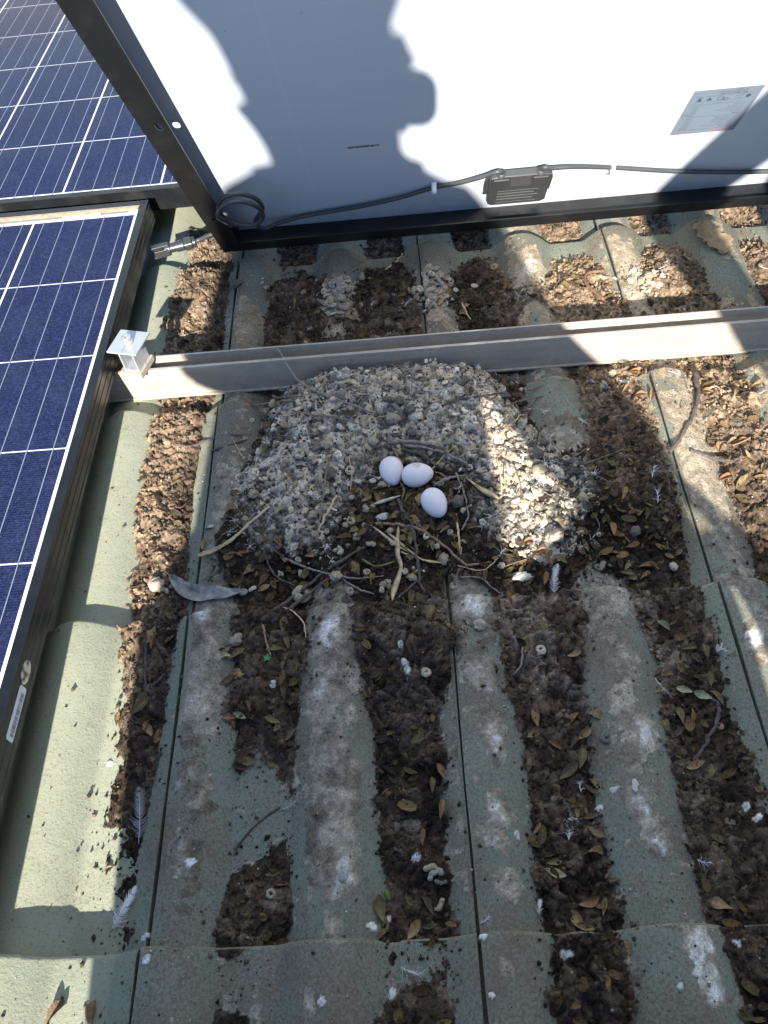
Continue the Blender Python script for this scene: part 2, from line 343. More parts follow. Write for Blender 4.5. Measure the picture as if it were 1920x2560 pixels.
DROPPINGS = [[-0.0826, 0.5282, 13, 'coil'],
    [-0.0667, 0.6005, 11, 'lump'],
    [-0.074, 0.582, 11, 'coil'],
    [-0.057, 0.5833, 11, 'coil'],
    [-0.0458, 0.5758, 12, 'lump'],
    [-0.066, 0.5422, 12, 'lump'],
    [-0.0469, 0.5303, 14, 'shell'],
    [-0.0977, 0.5296, 8, 'lump'],
    [-0.0611, 0.4982, 13, 'coil'],
    [-0.0974, 0.493, 15, 'lump'],
    [-0.14, 0.4479, 24, 'coil'],
    [-0.1072, 0.4417, 12, 'coil'],
    [-0.0904, 0.4366, 12, 'coil'],
    [-0.0865, 0.4444, 11, 'coil'],
    [-0.1006, 0.4284, 14, 'coil'],
    [-0.1356, 0.4355, 9, 'lump'],
    [-0.0984, 0.46, 16, 'lump'],
    [-0.0173, 0.4628, 13, 'lump'],
    [-0.0163, 0.4551, 12, 'lump'],
    [-0.0476, 0.4499, 16, 'lump'],
    [0.019, 0.4787, 16, 'lump'],
    [-0.0064, 0.5217, 11, 'lump'],
    [0.0402, 0.5449, 14, 'lump'],
    [0.0186, 0.5716, 11, 'lump'],
    [0.0646, 0.5155, 10, 'coil'],
    [0.0106, 0.4906, 10, 'lump'],
    [-0.0357, 0.4977, 11, 'coil'],
    [-0.1776, 0.5029, 11, 'lump'],
    [-0.1429, 0.4861, 9, 'coil'],
    [0.0254, 0.4442, 11, 'lump'],
    [0.08, 0.4644, 10, 'lump'],
    [0.1011, 0.4489, 19, 'shell'],
    [0.1415, 0.4877, 18, 'lump'],
    [0.0268, 0.5496, 12, 'lump'],
    [-0.0392, 0.5128, 8, 'lump'],
    [0.0277, 0.5071, 10, 'coil'],
    [0.0007, 0.5028, 10, 'coil'],
    [-0.0668, 0.4668, 9, 'coil'],
    [-0.2104, 0.4579, 11, 'coil'],
    [-0.0713, 0.5637, 8, 'lump'],
    [-0.1931, 0.4565, 12, 'coil'],
    [-0.2034, 0.4527, 11, 'coil'],
    [-0.3081, 0.4767, 22, 'lump'],
    [-0.2938, 0.4705, 14, 'lump'],
    [-0.2027, 0.3892, 16, 'lump'],
    [-0.0325, 0.3682, 8, 'shell'],
    [-0.0088, 0.341, 12, 'coil'],
    [-0.164, 0.342, 9, 'shell'],
    [0.0475, 0.3875, 16, 'lump'],
    [0.1074, 0.3587, 13, 'coil'],
    [0.2605, 0.4493, 11, 'lump'],
    [0.1879, 0.4567, 20, 'lump'],
    [0.2298, 0.4918, 12, 'lump'],
    [0.1538, 0.268, 13, 'coil'],
    [0.2488, 0.1897, 10, 'coil'],
    [0.1709, 0.2215, 11, 'shell'],
    [0.2679, 0.7307, 14, 'shell'],
    [0.2396, 0.7198, 14, 'lump'],
    [0.2969, 0.9372, 8, 'shell'],
    [0.224, 0.73, 12, 'lump'],
    [0.2562, 0.7449, 12, 'lump'],
    [0.384, 0.643, 12, 'coil'],
    [-0.0668, 0.9893, 14, 'lump'],
    [-0.1086, 0.9732, 11, 'lump'],
    [-0.1554, 0.9638, 13, 'coil'],
    [-0.1368, 0.9989, 9, 'coil'],
    [0.0669, 0.9962, 10, 'coil'],
    [0.0619, 0.9654, 8, 'shell'],
    [0.0303, 0.9243, 11, 'lump'],
    [0.096, 0.9465, 13, 'coil'],
    [0.1309, 1.0, 13, 'coil'],
    [-0.0137, 0.9037, 10, 'coil'],
    [-0.2558, 0.9899, 15, 'lump'],
    [-0.2161, 0.9906, 11, 'lump'],
    [-0.0123, 0.1594, 16, 'worm'],
    [-0.016, 0.1646, 14, 'worm'],
    [-0.0074, 0.1529, 14, 'worm'],
    [-0.0099, 0.1363, 13, 'worm'],
    [-0.0911, 0.1607, 14, 'shell'],
    [-0.1565, 0.1497, 11, 'coil']]
GREYLEAF = [(-0.2929, 0.4857), (-0.2647, 0.4592), (-0.2344, 0.452), (-0.2018, 0.4525)]
BIGLEAF = [(0.4441, 1.0433), (0.4421, 1.0115), (0.4522, 0.982), (0.4551, 0.9603)]
HEAPS = [[-0.1, 0.9453, 0.034, 0.045],
    [0.0356, 0.9412, 0.036, 0.045],
    [0.3365, 0.9187, 0.024, 0.03]]
SPROUT = (-0.171, 0.3685)
LEVELS = [[-0.1761, 0.2352, 0.0362, 0.0587, -16.0],
    [-0.1707, 0.1617, 0.0216, 0.0201, 4.0],
    [-0.0267, 0.3848, 0.0501, 0.0383, 19.0],
    [0.0108, 0.3663, 0.0246, 0.0278, 10.0],
    [0.1226, 0.3853, 0.0448, 0.0433, 13.0],
    [-0.0851, 0.4222, 0.0304, 0.02, 8.0],
    [0.1784, 0.4032, 0.0246, 0.0244, 6.0],
    [-0.186, 0.4181, 0.0352, 0.02, 6.0],
    [0.1305, 0.3182, 0.0232, 0.0526, 4.0],
    [-0.1821, 0.3633, 0.0254, 0.0521, 3.0],
    [-0.3517, 0.3643, 0.0391, 0.2173, -18.0],
    [-0.304, 0.1045, 0.0695, 0.0648, -12.0],
    [-0.304, 0.3613, 0.0172, 0.0993, 6.0],
    [-0.2692, 0.1244, 0.0141, 0.0128, 6.0],
    [-0.0377, 0.2031, 0.0218, 0.0213, -6.0],
    [-0.0571, 0.1568, 0.0175, 0.0198, -6.0],
    [-0.0227, 0.1458, 0.0172, 0.0226, 4.0],
    [0.0993, 0.0654, 0.0343, 0.0196, 15.0],
    [-0.1314, 0.0829, 0.0988, 0.0203, -7.0],
    [0.0042, 0.0686, 0.0191, 0.0168, 2.0],
    [0.1838, 0.0564, 0.0243, 0.0166, 4.0],
    [-0.0326, 0.0762, 0.0194, 0.017, 1.0],
    [0.2149, 0.3527, 0.0234, 0.0274, -8.0],
    [0.2299, 0.1449, 0.0196, 0.0503, 6.0],
    [-0.2096, 0.6903, 0.0318, 0.0584, -12.0],
    [-0.3356, 0.6253, 0.0233, 0.1439, 10.0],
    [-0.2685, 0.657, 0.0157, 0.1089, -12.0],
    [-0.3343, 0.99, 0.0381, 0.0931, 11.0],
    [-0.3497, 1.1751, 0.0175, 0.0607, 8.0],
    [0.2717, 0.6049, 0.0324, 0.0796, 8.0],
    [0.1686, 0.7254, 0.0229, 0.0602, -16.0],
    [0.388, 0.6306, 0.0277, 0.0831, 11.0],
    [0.3222, 0.7004, 0.0293, 0.029, 7.0],
    [0.3074, 0.5321, 0.0175, 0.06, -8.0],
    [-0.1774, 1.0028, 0.0375, 0.0611, 6.0],
    [-0.1056, 0.9599, 0.0334, 0.0582, 10.0],
    [-0.0355, 0.9836, 0.0303, 0.0595, 6.0],
    [0.0324, 0.9525, 0.0354, 0.0575, 11.0],
    [0.1109, 0.986, 0.0297, 0.0596, 6.0],
    [0.1795, 0.933, 0.0229, 0.0563, 3.0],
    [0.2437, 0.9567, 0.0287, 0.0481, 7.0],
    [0.3156, 0.9469, 0.0225, 0.0429, 5.0],
    [0.3876, 0.97, 0.0338, 0.0694, 11.0],
    [0.2494, 1.097, 0.0309, 0.0218, 6.0],
    [-0.2409, 0.9888, 0.0189, 0.0815, -12.0],
    [-0.1066, 1.0632, 0.0256, 0.0318, -9.0],
    [0.0394, 1.0664, 0.0251, 0.0318, -9.0],
    [0.1644, 1.0848, 0.0248, 0.0434, -9.0],
    [0.4584, 0.96, 0.0278, 0.0794, -16.0],
    [0.5059, 0.9424, 0.0163, 0.0582, 6.0],
    [0.3045, 1.0638, 0.0241, 0.0427, -10.0],
    [0.354, 0.5149, 0.0173, 0.0349, -10.0]]
GUANO = [[-0.1035, 0.3903, 0.0189, 0.9],
    [-0.112, 0.3289, 0.0161, 0.6],
    [-0.0973, 0.258, 0.019, 0.5],
    [-0.0923, 0.1641, 0.0122, 0.9],
    [-0.0999, 0.121, 0.0135, 0.5],
    [0.0479, 0.407, 0.0145, 0.9],
    [0.0449, 0.3289, 0.0157, 0.6],
    [0.0523, 0.272, 0.0168, 0.7],
    [0.0494, 0.2082, 0.0106, 0.8],
    [0.0468, 0.1506, 0.0118, 0.5],
    [-0.2449, 0.4224, 0.0133, 0.9],
    [-0.2398, 0.3368, 0.0248, 0.35],
    [0.1955, 0.4241, 0.0204, 0.6],
    [0.1851, 0.3497, 0.0174, 0.4],
    [0.1898, 0.2686, 0.0109, 0.9],
    [0.175, 0.2019, 0.0121, 0.8],
    [0.1807, 0.1745, 0.0135, 0.7],
    [0.1902, 0.0899, 0.0155, 0.95],
    [0.195, 0.0675, 0.0136, 0.9],
    [0.3152, 0.3614, 0.0115, 0.9],
    [-0.0969, 0.2113, 0.0183, 0.4],
    [0.1805, 0.3059, 0.015, 0.5],
    [0.1778, 0.9744, 0.0259, 0.8],
    [0.1641, 0.9221, 0.0224, 0.8],
    [0.3263, 0.9428, 0.0221, 0.8],
    [0.3112, 0.9025, 0.0163, 0.7],
    [0.3395, 0.6647, 0.0235, 0.6],
    [0.3242, 0.6058, 0.0204, 0.7],
    [0.3201, 0.55, 0.0175, 0.5],
    [0.0333, 0.9611, 0.0292, 0.8],
    [-0.1042, 0.9577, 0.0297, 0.8],
    [-0.2602, 0.9143, 0.0239, 0.5],
    [0.1569, 0.6524, 0.0192, 0.3],
    [-0.114, 0.0653, 0.0129, 0.6],
    [-0.1589, 0.0668, 0.0097, 0.4],
    [0.0387, 0.0824, 0.0095, 0.5],
    [-0.0583, 0.0698, 0.0064, 0.5],
    [-0.2446, 0.8919, 0.0236, 0.5]]
SPLATS = [[-0.2279, 0.1767],
    [-0.2493, 0.1001],
    [-0.2639, 0.1208],
    [-0.0547, 0.1274],
    [-0.0289, 0.1735],
    [-0.0693, 0.1203],
    [-0.0514, 0.0708],
    [-0.1062, 0.0668],
    [0.0246, 0.107],
    [0.0259, 0.0656],
    [0.154, 0.2225],
    [0.1404, 0.2095],
    [0.2663, 0.2039],
    [0.273, 0.193],
    [0.0898, 0.0934],
    [0.1854, 0.0749],
    [0.1951, 0.06],
    [0.1694, 0.066],
    [0.2257, 0.0961],
    [0.0619, 0.1874],
    [0.2855, 0.3543],
    [0.3097, 0.3595],
    [-0.3262, 0.277],
    [-0.0295, 0.3532],
    [-0.0282, 0.3463]]
# ------------------------------------------------------------------ helpers
def tag(o, label=None, cat=None, group=None, kind=None):
    if label: o['label'] = label
    if cat: o['category'] = cat
    if group: o['group'] = group
    if kind: o['kind'] = kind
    return o
def empty(name, loc=(0, 0, 0)):
    o = bpy.data.objects.new(name, None); COL.objects.link(o); o.location = loc; o.empty_display_size = .02
    return o
def link(name, me, parent=None, mat=None):
    o = bpy.data.objects.new(name, me); COL.objects.link(o)
    if mat and not me.materials: me.materials.append(mat)
    if parent: o.parent = parent
    return o
def mesh_np(name, V, F, col=None, smooth=True):
    """V (n,3); F list/array of faces (all same size) or list of lists; col (n,3) point colour."""
    me = bpy.data.meshes.new(name); V = np.asarray(V, dtype=np.float32)
    if isinstance(F, np.ndarray):
        n, k = F.shape; me.vertices.add(len(V)); me.vertices.foreach_set('co', V.ravel())
        me.loops.add(n * k); me.loops.foreach_set('vertex_index', F.astype(np.int32).ravel())
        me.polygons.add(n); me.polygons.foreach_set('loop_start', np.arange(0, n * k, k, dtype=np.int32))
        me.update(calc_edges=True)
    else:
        me.from_pydata([tuple(v) for v in V.tolist()], [], F)
    if smooth: me.polygons.foreach_set('use_smooth', np.ones(len(me.polygons), dtype=bool))
    if col is not None:
        a = me.attributes.new('col', 'FLOAT_COLOR', 'POINT'); c = np.ones((len(V), 4), np.float32); c[:, :3] = col
        a.data.foreach_set('color', c.ravel())
    me.update()
    return me
class MB:
    """Collects simple solids into one mesh."""
    def __init__(s): s.v = []; s.f = []
    def add(s, V, F):
        b = len(s.v); s.v += [tuple(map(float, v)) for v in V]; s.f += [[i + b for i in f] for f in F]; return s
    def box(s, x0, x1, y0, y1, z0, z1):
        return s.add([(x, y, z) for z in (z0, z1) for y in (y0, y1) for x in (x0, x1)],
                     [[0, 2, 3, 1], [4, 5, 7, 6], [0, 1, 5, 4], [2, 6, 7, 3], [0, 4, 6, 2], [1, 3, 7, 5]])
    def prism(s, poly, axis, a, b):
        """poly: 2-D outline counter-clockwise; extruded along axis from a to b."""
        n = len(poly)
        def P(q, t): return {'x': (t, q[0], q[1]), 'y': (q[0], t, q[1]), 'z': (q[0], q[1], t)}[axis]
        V = [P(q, a) for q in poly] + [P(q, b) for q in poly]
        F = [[i, (i + 1) % n, n + (i + 1) % n, n + i] for i in range(n)] + [list(range(n))[::-1], list(range(n, 2 * n))]
        return s.add(V, F)
    def tube(s, pts, rad, n=8): V, F = tube(pts, rad, n); return s.add(V, F)
    def build(s, name, mat, parent=None, smooth=False, bevel=0):
        me = bpy.data.meshes.new(name); me.from_pydata(s.v, [], s.f)
        bm = bmesh.new(); bm.from_mesh(me)
        bmesh.ops.recalc_face_normals(bm, faces=bm.faces)
        if bevel: bmesh.ops.bevel(bm, geom=list(bm.edges), offset=bevel, segments=2, affect='EDGES', profile=.5, clamp_overlap=True)
        bm.to_mesh(me); bm.free()
        if smooth:
            for p in me.polygons: p.use_smooth = True
        return link(name, me, parent, mat)
def smooth_path(P, per=6):
    P = [np.array(p, float) for p in P]
    if len(P) < 3: return [P[0] + (P[-1] - P[0]) * t for t in np.linspace(0, 1, per + 1)]
    Q = [2 * P[0] - P[1]] + P + [2 * P[-1] - P[-2]]; out = []
    for i in range(1, len(Q) - 2):
        for t in np.linspace(0, 1, per, endpoint=False):
            a, b, c, d = Q[i - 1:i + 3]
            out.append(.5 * (2 * b + (c - a) * t + (2 * a - 5 * b + 4 * c - d) * t * t + (3 * b - a - 3 * c + d) * t ** 3))
    out.append(P[-1]); return out
def tube(pts, rad, n=8):
    pts = np.asarray(pts, float); m = len(pts); rad = np.broadcast_to(np.asarray(rad, float), (m,))
    V = []; up = np.array([0.13, 0.21, .97])
    for i in range(m):
        t = pts[min(i + 1, m - 1)] - pts[max(i - 1, 0)]; t = t / (np.linalg.norm(t) + 1e-12)
        a = np.cross(t, up); 
        if np.linalg.norm(a) < .15: a = np.cross(t, [1, 0, 0])
        a /= np.linalg.norm(a); b = np.cross(t, a)
        for k in range(n):
            th = 2 * math.pi * k / n; V.append(pts[i] + rad[i] * (math.cos(th) * a + math.sin(th) * b))
    F = [[i * n + k, i * n + (k + 1) % n, (i + 1) * n + (k + 1) % n, (i + 1) * n + k] for i in range(m - 1) for k in range(n)]
    F += [list(range(n))[::-1], [(m - 1) * n + k for k in range(n)]]
    return V, F
# lattice noises, vectorised
_T = {}
def vnoise(x, y, s, seed):
    if seed not in _T: _T[seed] = np.random.RandomState(seed).rand(256, 256)
    T = _T[seed]; x = np.asarray(x) / s + 500.3; y = np.asarray(y) / s + 500.7
    i = np.floor(x).astype(int); j = np.floor(y).astype(int); u = x - i; v = y - j
    u = u * u * (3 - 2 * u); v = v * v * (3 - 2 * v); i0 = i & 255; i1 = (i + 1) & 255; j0 = j & 255; j1 = (j + 1) & 255
    return (T[i0, j0] * (1 - u) + T[i1, j0] * u) * (1 - v) + (T[i0, j1] * (1 - u) + T[i1, j1] * u) * v
def fbm(x, y, s, seed, o=4):
    r = 0; a = 1; t = 0
    for k in range(o): r = r + a * vnoise(x, y, s / 2 ** k, seed + k); t += a; a *= .55
    return r / t * 2 - 1
def worley(x, y, s, seed):
    R = np.random.RandomState(seed); A = R.rand(256, 256); B = R.rand(256, 256); C = R.rand(256, 256)
    x = np.asarray(x) / s + 400; y = np.asarray(y) / s + 400; i = np.floor(x).astype(int); j = np.floor(y).astype(int)
    f1 = np.full(x.shape, 9.); f2 = np.full(x.shape, 9.); rid = np.zeros(x.shape)
    for di in (-1, 0, 1):
        for dj in (-1, 0, 1):
            ii = (i + di) & 255; jj = (j + dj) & 255
            d = np.hypot(i + di + A[ii, jj] - x, j + dj + B[ii, jj] - y)
            n1 = d < f1; f2 = np.where(n1, f1, np.minimum(f2, d)); rid = np.where(n1, C[ii, jj], rid); f1 = np.where(n1, d, f1)
    return f1, f2, rid
def sstep(a, b, x): t = np.clip((x - a) / (b - a), 0, 1); return t * t * (3 - 2 * t)
def poly_sd(x, y, P):
    """signed distance to a polygon, positive inside"""
    x = np.asarray(x, float); y = np.asarray(y, float); d = np.full(x.shape, 1e9); ins = np.zeros(x.shape, bool); n = len(P)
    for k in range(n):
        ax, ay = P[k]; bx, by = P[(k + 1) % n]; ex, ey = bx - ax, by - ay
        t = np.clip(((x - ax) * ex + (y - ay) * ey) / (ex * ex + ey * ey), 0, 1)
        d = np.minimum(d, np.hypot(x - ax - t * ex, y - ay - t * ey))
        c = ((ay > y) != (by > y)) & (x < (bx - ax) * (y - ay) / (by - ay + 1e-12) + ax); ins ^= c
    return np.where(ins, d, -d)

# ------------------------------------------------------------------ materials
class NT:
    def __init__(s, name):
        s.m = bpy.data.materials.new(name); s.m.use_nodes = True; s.t = s.m.node_tree; s.t.nodes.clear()
        s.out = s.n('ShaderNodeOutputMaterial'); s.b = s.n('ShaderNodeBsdfPrincipled'); s.l(s.b.outputs[0], s.out.inputs[0])
    def n(s, typ, **kw):
        o = s.t.nodes.new(typ)
        for k, v in kw.items(): setattr(o, k, v)
        return o
    def l(s, a, b): s.t.links.new(a, b)
    def set(s, **kw):
        for k, v in kw.items(): s.b.inputs[k.replace('_', ' ')].default_value = v
        return s
    def coord(s, obj=None):
        c = s.n('ShaderNodeTexCoord'); c.object = obj; return c.outputs['Object']
    def noise(s, vec, scale, detail=4, rough=.55, out='Fac'):
        o = s.n('ShaderNodeTexNoise'); o.inputs['Scale'].default_value = scale; o.inputs['Detail'].default_value = detail; o.inputs['Roughness'].default_value = rough
        s.l(vec, o.inputs['Vector']); return o.outputs[out]
    def vor(s, vec, scale, feat='F1', out='Distance'):
        o = s.n('ShaderNodeTexVoronoi', feature=feat); o.inputs['Scale'].default_value = scale; s.l(vec, o.inputs['Vector']); return o.outputs[out]
    def ramp(s, fac, stops):
        o = s.n('ShaderNodeValToRGB'); r = o.color_ramp
        while len(r.elements) < len(stops): r.elements.new(.5)
        for e, (p, c) in zip(r.elements, stops): e.position = p; e.color = (*c, 1) if len(c) == 3 else c
        s.l(fac, o.inputs[0]); return o.outputs[0]
    def band(s, fac, a, b, lo=0., hi=1.):
        o = s.n('ShaderNodeMapRange'); o.interpolation_type = 'SMOOTHSTEP'
        for k, v in zip(('From Min', 'From Max', 'To Min', 'To Max'), (a, b, lo, hi)): o.inputs[k].default_value = v
        s.l(fac, o.inputs['Value']); return o.outputs[0]
    def math(s, op, a, b=None):
        o = s.n('ShaderNodeMath', operation=op)
        for k, v in enumerate((a, b)):
            if v is None: continue
            if isinstance(v, (int, float)): o.inputs[k].default_value = v
            else: s.l(v, o.inputs[k])
        return o.outputs[0]
    def mix(s, fac, a, b, mode='MIX'):
        o = s.n('ShaderNodeMix', data_type='RGBA', blend_type=mode)
        for k, v in ((0, fac), (6, a), (7, b)):
            if isinstance(v, (int, float)): o.inputs[k].default_value = v
            elif isinstance(v, tuple): o.inputs[k].default_value = (*v, 1)
            else: s.l(v, o.inputs[k])
        return o.outputs[2]
    def bump(s, h, strength=.4, dist=.001, prev=None):
        o = s.n('ShaderNodeBump'); o.inputs['Strength'].default_value = strength; o.inputs['Distance'].default_value = dist
        s.l(h, o.inputs['Height'])
        if prev is not None: s.l(prev, o.inputs['Normal'])
        return o.outputs[0]
    def color(s, c): s.l(c, s.b.inputs['Base Color']); return s
    def attr(s, name='col'):
        a = s.n('ShaderNodeAttribute', attribute_name=name); return a.outputs['Color']
def plain(name, c, rough=.6, metal=0., var=.12, scale=60., spec=.5, bump=0.):
    t = NT(name); co = t.coord(); n = t.noise(co, scale, 5)
    lo = tuple(max(0, x * (1 - var)) for x in c); hi = tuple(min(1, x * (1 + var)) for x in c)
    t.color(t.ramp(n, [(.3, lo), (.7, hi)])).set(Roughness=rough, Metallic=metal, Specular_IOR_Level=spec)
    if bump: t.l(t.bump(t.noise(co, scale * 6, 4), bump, .0005), t.b.inputs['Normal'])
    return t.m

# ------------------------------------------------------------------ the tiled roof
TW, TG, TT, TH = 0.2783, 0.3153, 0.016, 0.024        # tile cover width, gauge, nose step, roll height
XL, YA = -0.2582, 0.4234                              # a side joint, a nose line
ROLLS = (0.018, 0.157)
roof = tag(empty('tiled_roof'), 'roof of weathered green painted concrete tiles', 'roof', kind='structure')

def prof(u):
    u = np.asarray(u, float); z = np.full(u.shape, -TH)
    for c in (ROLLS[0], ROLLS[1], ROLLS[0] + TW, ROLLS[1] - TW):
        d = np.clip(np.abs(u - c) / .0435, 0, 1); z = np.maximum(z, -TH + TH * (.5 + .5 * np.cos(np.pi * d)) ** .45)
    return z
def row_of(y): return np.ceil((np.asarray(y, float) - YA) / TG - 1e-9)
def row_z(y):
    k = row_of(y); return TT * (1 - (YA + k * TG - y) / TG) + np.where(k == -1, .005, 0)
def tile_top(x, y): return prof((np.asarray(x, float) - XL) % TW) + row_z(y)

def tile_mesh(seed):
    nx, ny = 64, 9; us = np.linspace(.0016, TW - .0016, nx); R = np.random.RandomState(seed)
    wob = .0016 * (np.convolve(R.rand(nx + 8), np.ones(5) / 5, 'same')[4:-4] - .5)
    chip = np.zeros(nx)
    for c in R.randint(3, nx - 3, 3): chip[c - 1:c + 2] += R.rand() * .002
    ys = np.concatenate([np.linspace(-TG - .055, -.004, ny - 2), [-.0012, 0.]])
    V = []
    us0 = us
    for j, y in enumerate(ys):
        us = us0.copy(); us[0] += R.uniform(-.0009, .0007); us[-1] += R.uniform(-.0007, .0009)
        e = sstep(-.02, 0, y); yy = y + e * (wob - chip); drop = 0 if j < ny - 2 else (.0006 if j == ny - 2 else .0024)
        z = prof(us) + TT * (1 + y / TG) - drop
        V += [(u, b, c) for u, b, c in zip(us, yy, z)]
    n0 = len(V); V += [(a, b - (.0005 if k >= n0 - nx else 0), c - .0125) for k, (a, b, c) in enumerate(V)]
    F = []
    for j in range(ny - 1):
        for i in range(nx - 1):
            a = j * nx + i; F.append([a, a + 1, a + nx + 1, a + nx]); F.append([n0 + a, n0 + a + nx, n0 + a + nx + 1, n0 + a + 1])
    for i in range(nx - 1):
        a = (ny - 1) * nx + i; F.append([a, a + 1, n0 + a + 1, n0 + a]); F.append([i + 1, i, n0 + i, n0 + i + 1])
    for j in range(ny - 1):
        a = j * nx; b = a + nx - 1; F.append([a + nx, a, n0 + a, n0 + a + nx]); F.append([b, b + nx, n0 + b + nx, n0 + b])
    b0 = len(V); m = 5                                  # the water lip that slips under the neighbour
    for y in (-TG - .05, -.006):
        for u in np.linspace(-.024, .004, m): V.append((u, y, float(prof(u % TW)) + TT * (1 + y / TG) - .0128))
    F += [[b0 + i, b0 + i + 1, b0 + m + i + 1, b0 + m + i] for i in range(m - 1)]
    me = mesh_np('roof_tile', np.array(V), F)
    me.set_sharp_from_angle(angle=math.radians(50)); return me

t = NT('tile_paint'); co = t.coord(roof)
n1 = t.noise(co, 9, 5); n2 = t.noise(co, 45, 6, .65); n3 = t.noise(co, 380, 6, .72); n4 = t.noise(co, 700, 3, .7); n5 = t.noise(co, 3.2, 3)
base = t.ramp(n2, [(.3, (.165, .205, .165)), (.55, (.205, .250, .202)), (.8, (.255, .292, .235))])
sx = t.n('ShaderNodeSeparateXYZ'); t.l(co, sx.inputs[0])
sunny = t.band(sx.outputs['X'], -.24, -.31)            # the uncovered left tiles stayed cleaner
base = t.mix(t.math('MULTIPLY', sunny, .65), base, (.345, .345, .245))   # paler, yellower base: sunlight painted into the left tiles
grime = t.math('SUBTRACT', t.band(t.math('ADD', t.math('MULTIPLY', n1, .7), t.math('MULTIPLY', n2, .5)), .52, .78), t.math('MULTIPLY', sunny, .75))
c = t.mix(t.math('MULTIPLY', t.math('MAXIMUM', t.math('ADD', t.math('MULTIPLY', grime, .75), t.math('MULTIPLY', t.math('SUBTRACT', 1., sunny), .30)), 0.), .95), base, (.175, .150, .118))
spread = t.math('MULTIPLY', t.math('SUBTRACT', 1., t.math('MULTIPLY', sunny, .7)), .14)
c = t.mix(t.math('MULTIPLY', t.band(t.math('ADD', t.math('ADD', n3, t.math('MULTIPLY', n1, .20)), spread), .66, .86), .70), c, (.110, .080, .056))   # brown crumbs
c = t.mix(t.math('MULTIPLY', t.band(t.math('ADD', n4, t.math('MULTIPLY', n5, .15)), .68, .78), .5), c, (.42, .39, .33))       # pale grit
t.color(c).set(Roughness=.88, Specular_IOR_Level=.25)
h = t.math('ADD', t.math('MULTIPLY', n3, .6), t.math('MULTIPLY', n2, .9))
t.l(t.bump(h, .55, .0022, t.bump(n4, .35, .0006)), t.b.inputs['Normal'])
M_TILE = t.m
tms = [tile_mesh(s) for s in range(5)]
for k in range(-4, 6):
    for i in range(-6, 7):
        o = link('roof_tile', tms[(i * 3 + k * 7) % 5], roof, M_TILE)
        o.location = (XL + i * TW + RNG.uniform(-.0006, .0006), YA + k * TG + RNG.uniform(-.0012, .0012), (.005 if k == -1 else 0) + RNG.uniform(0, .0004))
mb = MB().box(XL - 6.2 * TW, XL + 7.2 * TW, YA - 5.2 * TG, YA + 5.1 * TG, -.075, -.065)
mb.build('roof_underlay', plain('felt', (.03, .03, .03), .95), roof)

def C(*v): return np.array(v)
def lerp(a, b, t): return a * (1 - t[..., None]) + b * t[..., None]
# ------------------------------------------------------------------ soil, dried droppings and crust lying in the channels
GX0, GX1, GY0, GY1, GS = -.46, .80, -.09, 1.17, .0017
gx = np.arange(GX0, GX1, GS); gy = np.arange(GY0, GY1, GS)
X, Y = np.meshgrid(gx, gy, indexing='ij'); TOP = tile_top(X, Y); KR = row_of(Y)
# wobbling the sample place makes every outline irregular
WX = X + .010 * fbm(X, Y, .045, 5, 4); WY = Y + .012 * fbm(X, Y, .045, 15, 4)
fill = np.where(KR >= 1, .0105, np.where(KR == 0, .0085, .0030)) + .0065 * fbm(WX, WY, .085, 21, 3) + .0050 * fbm(X, Y, .022, 31, 4)
fill += .003 * sstep(.16, .0, (YA + KR * TG) - Y) * (KR == 0)
for (lx, ly, rx, ry, a) in LEVELS:
    fill += a * .001 * np.exp(-.5 * (((WX - lx) / (rx * .75)) ** 2 + ((WY - ly) / (ry * .75)) ** 2))
fill -= .02 * sstep(-.36, -.40, X) + .02 * sstep(.60, .72, X) + .03 * sstep(.02, -.06, Y)
farn = Y + .035 * fbm(X, Y, .06, 33, 4)
fill -= .016 * sstep(.975, 1.045, farn) * (KR == 2) * sstep(-.26, -.22, X) + .006 * (KR >= 3)
fill += (KR == 2) * sstep(.985, .90, farn) * sstep(-.22, -.17, X) * sstep(.46, .38, X) * (.006 + .012 * sstep(-.3, .5, fbm(X, Y, .075, 35, 3)))
bed = sstep(-.012, .028, poly_sd(WX, WY, BED)); fill = np.maximum(fill, 0) * (1 - bed) + fill * 0 + bed * (.0258 + .009 * sstep(.46, .54, Y) + .003 * fbm(X, Y, .05, 41, 3)) + np.minimum(fill, 0)
f1, f2, rid = worley(X + .004 * fbm(X, Y, .012, 51, 2), Y + .004 * fbm(X, Y, .012, 61, 2), .0135, 3)
g1, g2, gid = worley(X + .003 * fbm(X, Y, .008, 52, 2), Y + .003 * fbm(X, Y, .008, 62, 2), .0052, 4)
big1, big2, bid = worley(X + .01 * fbm(X, Y, .03, 53, 2), Y + .01 * fbm(X, Y, .03, 63, 2), .040, 9)
fine = fbm(X, Y, .006, 71, 3)
crack = 1 - sstep(.0, .16, f2 - f1); bcrack = 1 - sstep(0, .05, big2 - big1)
relief = (rid - .5) * .0046 - crack * .0034 * sstep(.25, .6, vnoise(X, Y, .05, 83)) - bcrack * .006 * sstep(.45, .6, vnoise(X, Y, .09, 85)) + (gid - .5) * .0026 + .0020 * fine + .0022 * (.5 - g1)
soil = row_z(Y) - TH + fill + relief * np.clip(fill / .008, .15, 1)
msd = poly_sd(X + .014 * fbm(X, Y, .05, 5, 4), Y + .014 * fbm(X, Y, .05, 15, 4), MOUND)
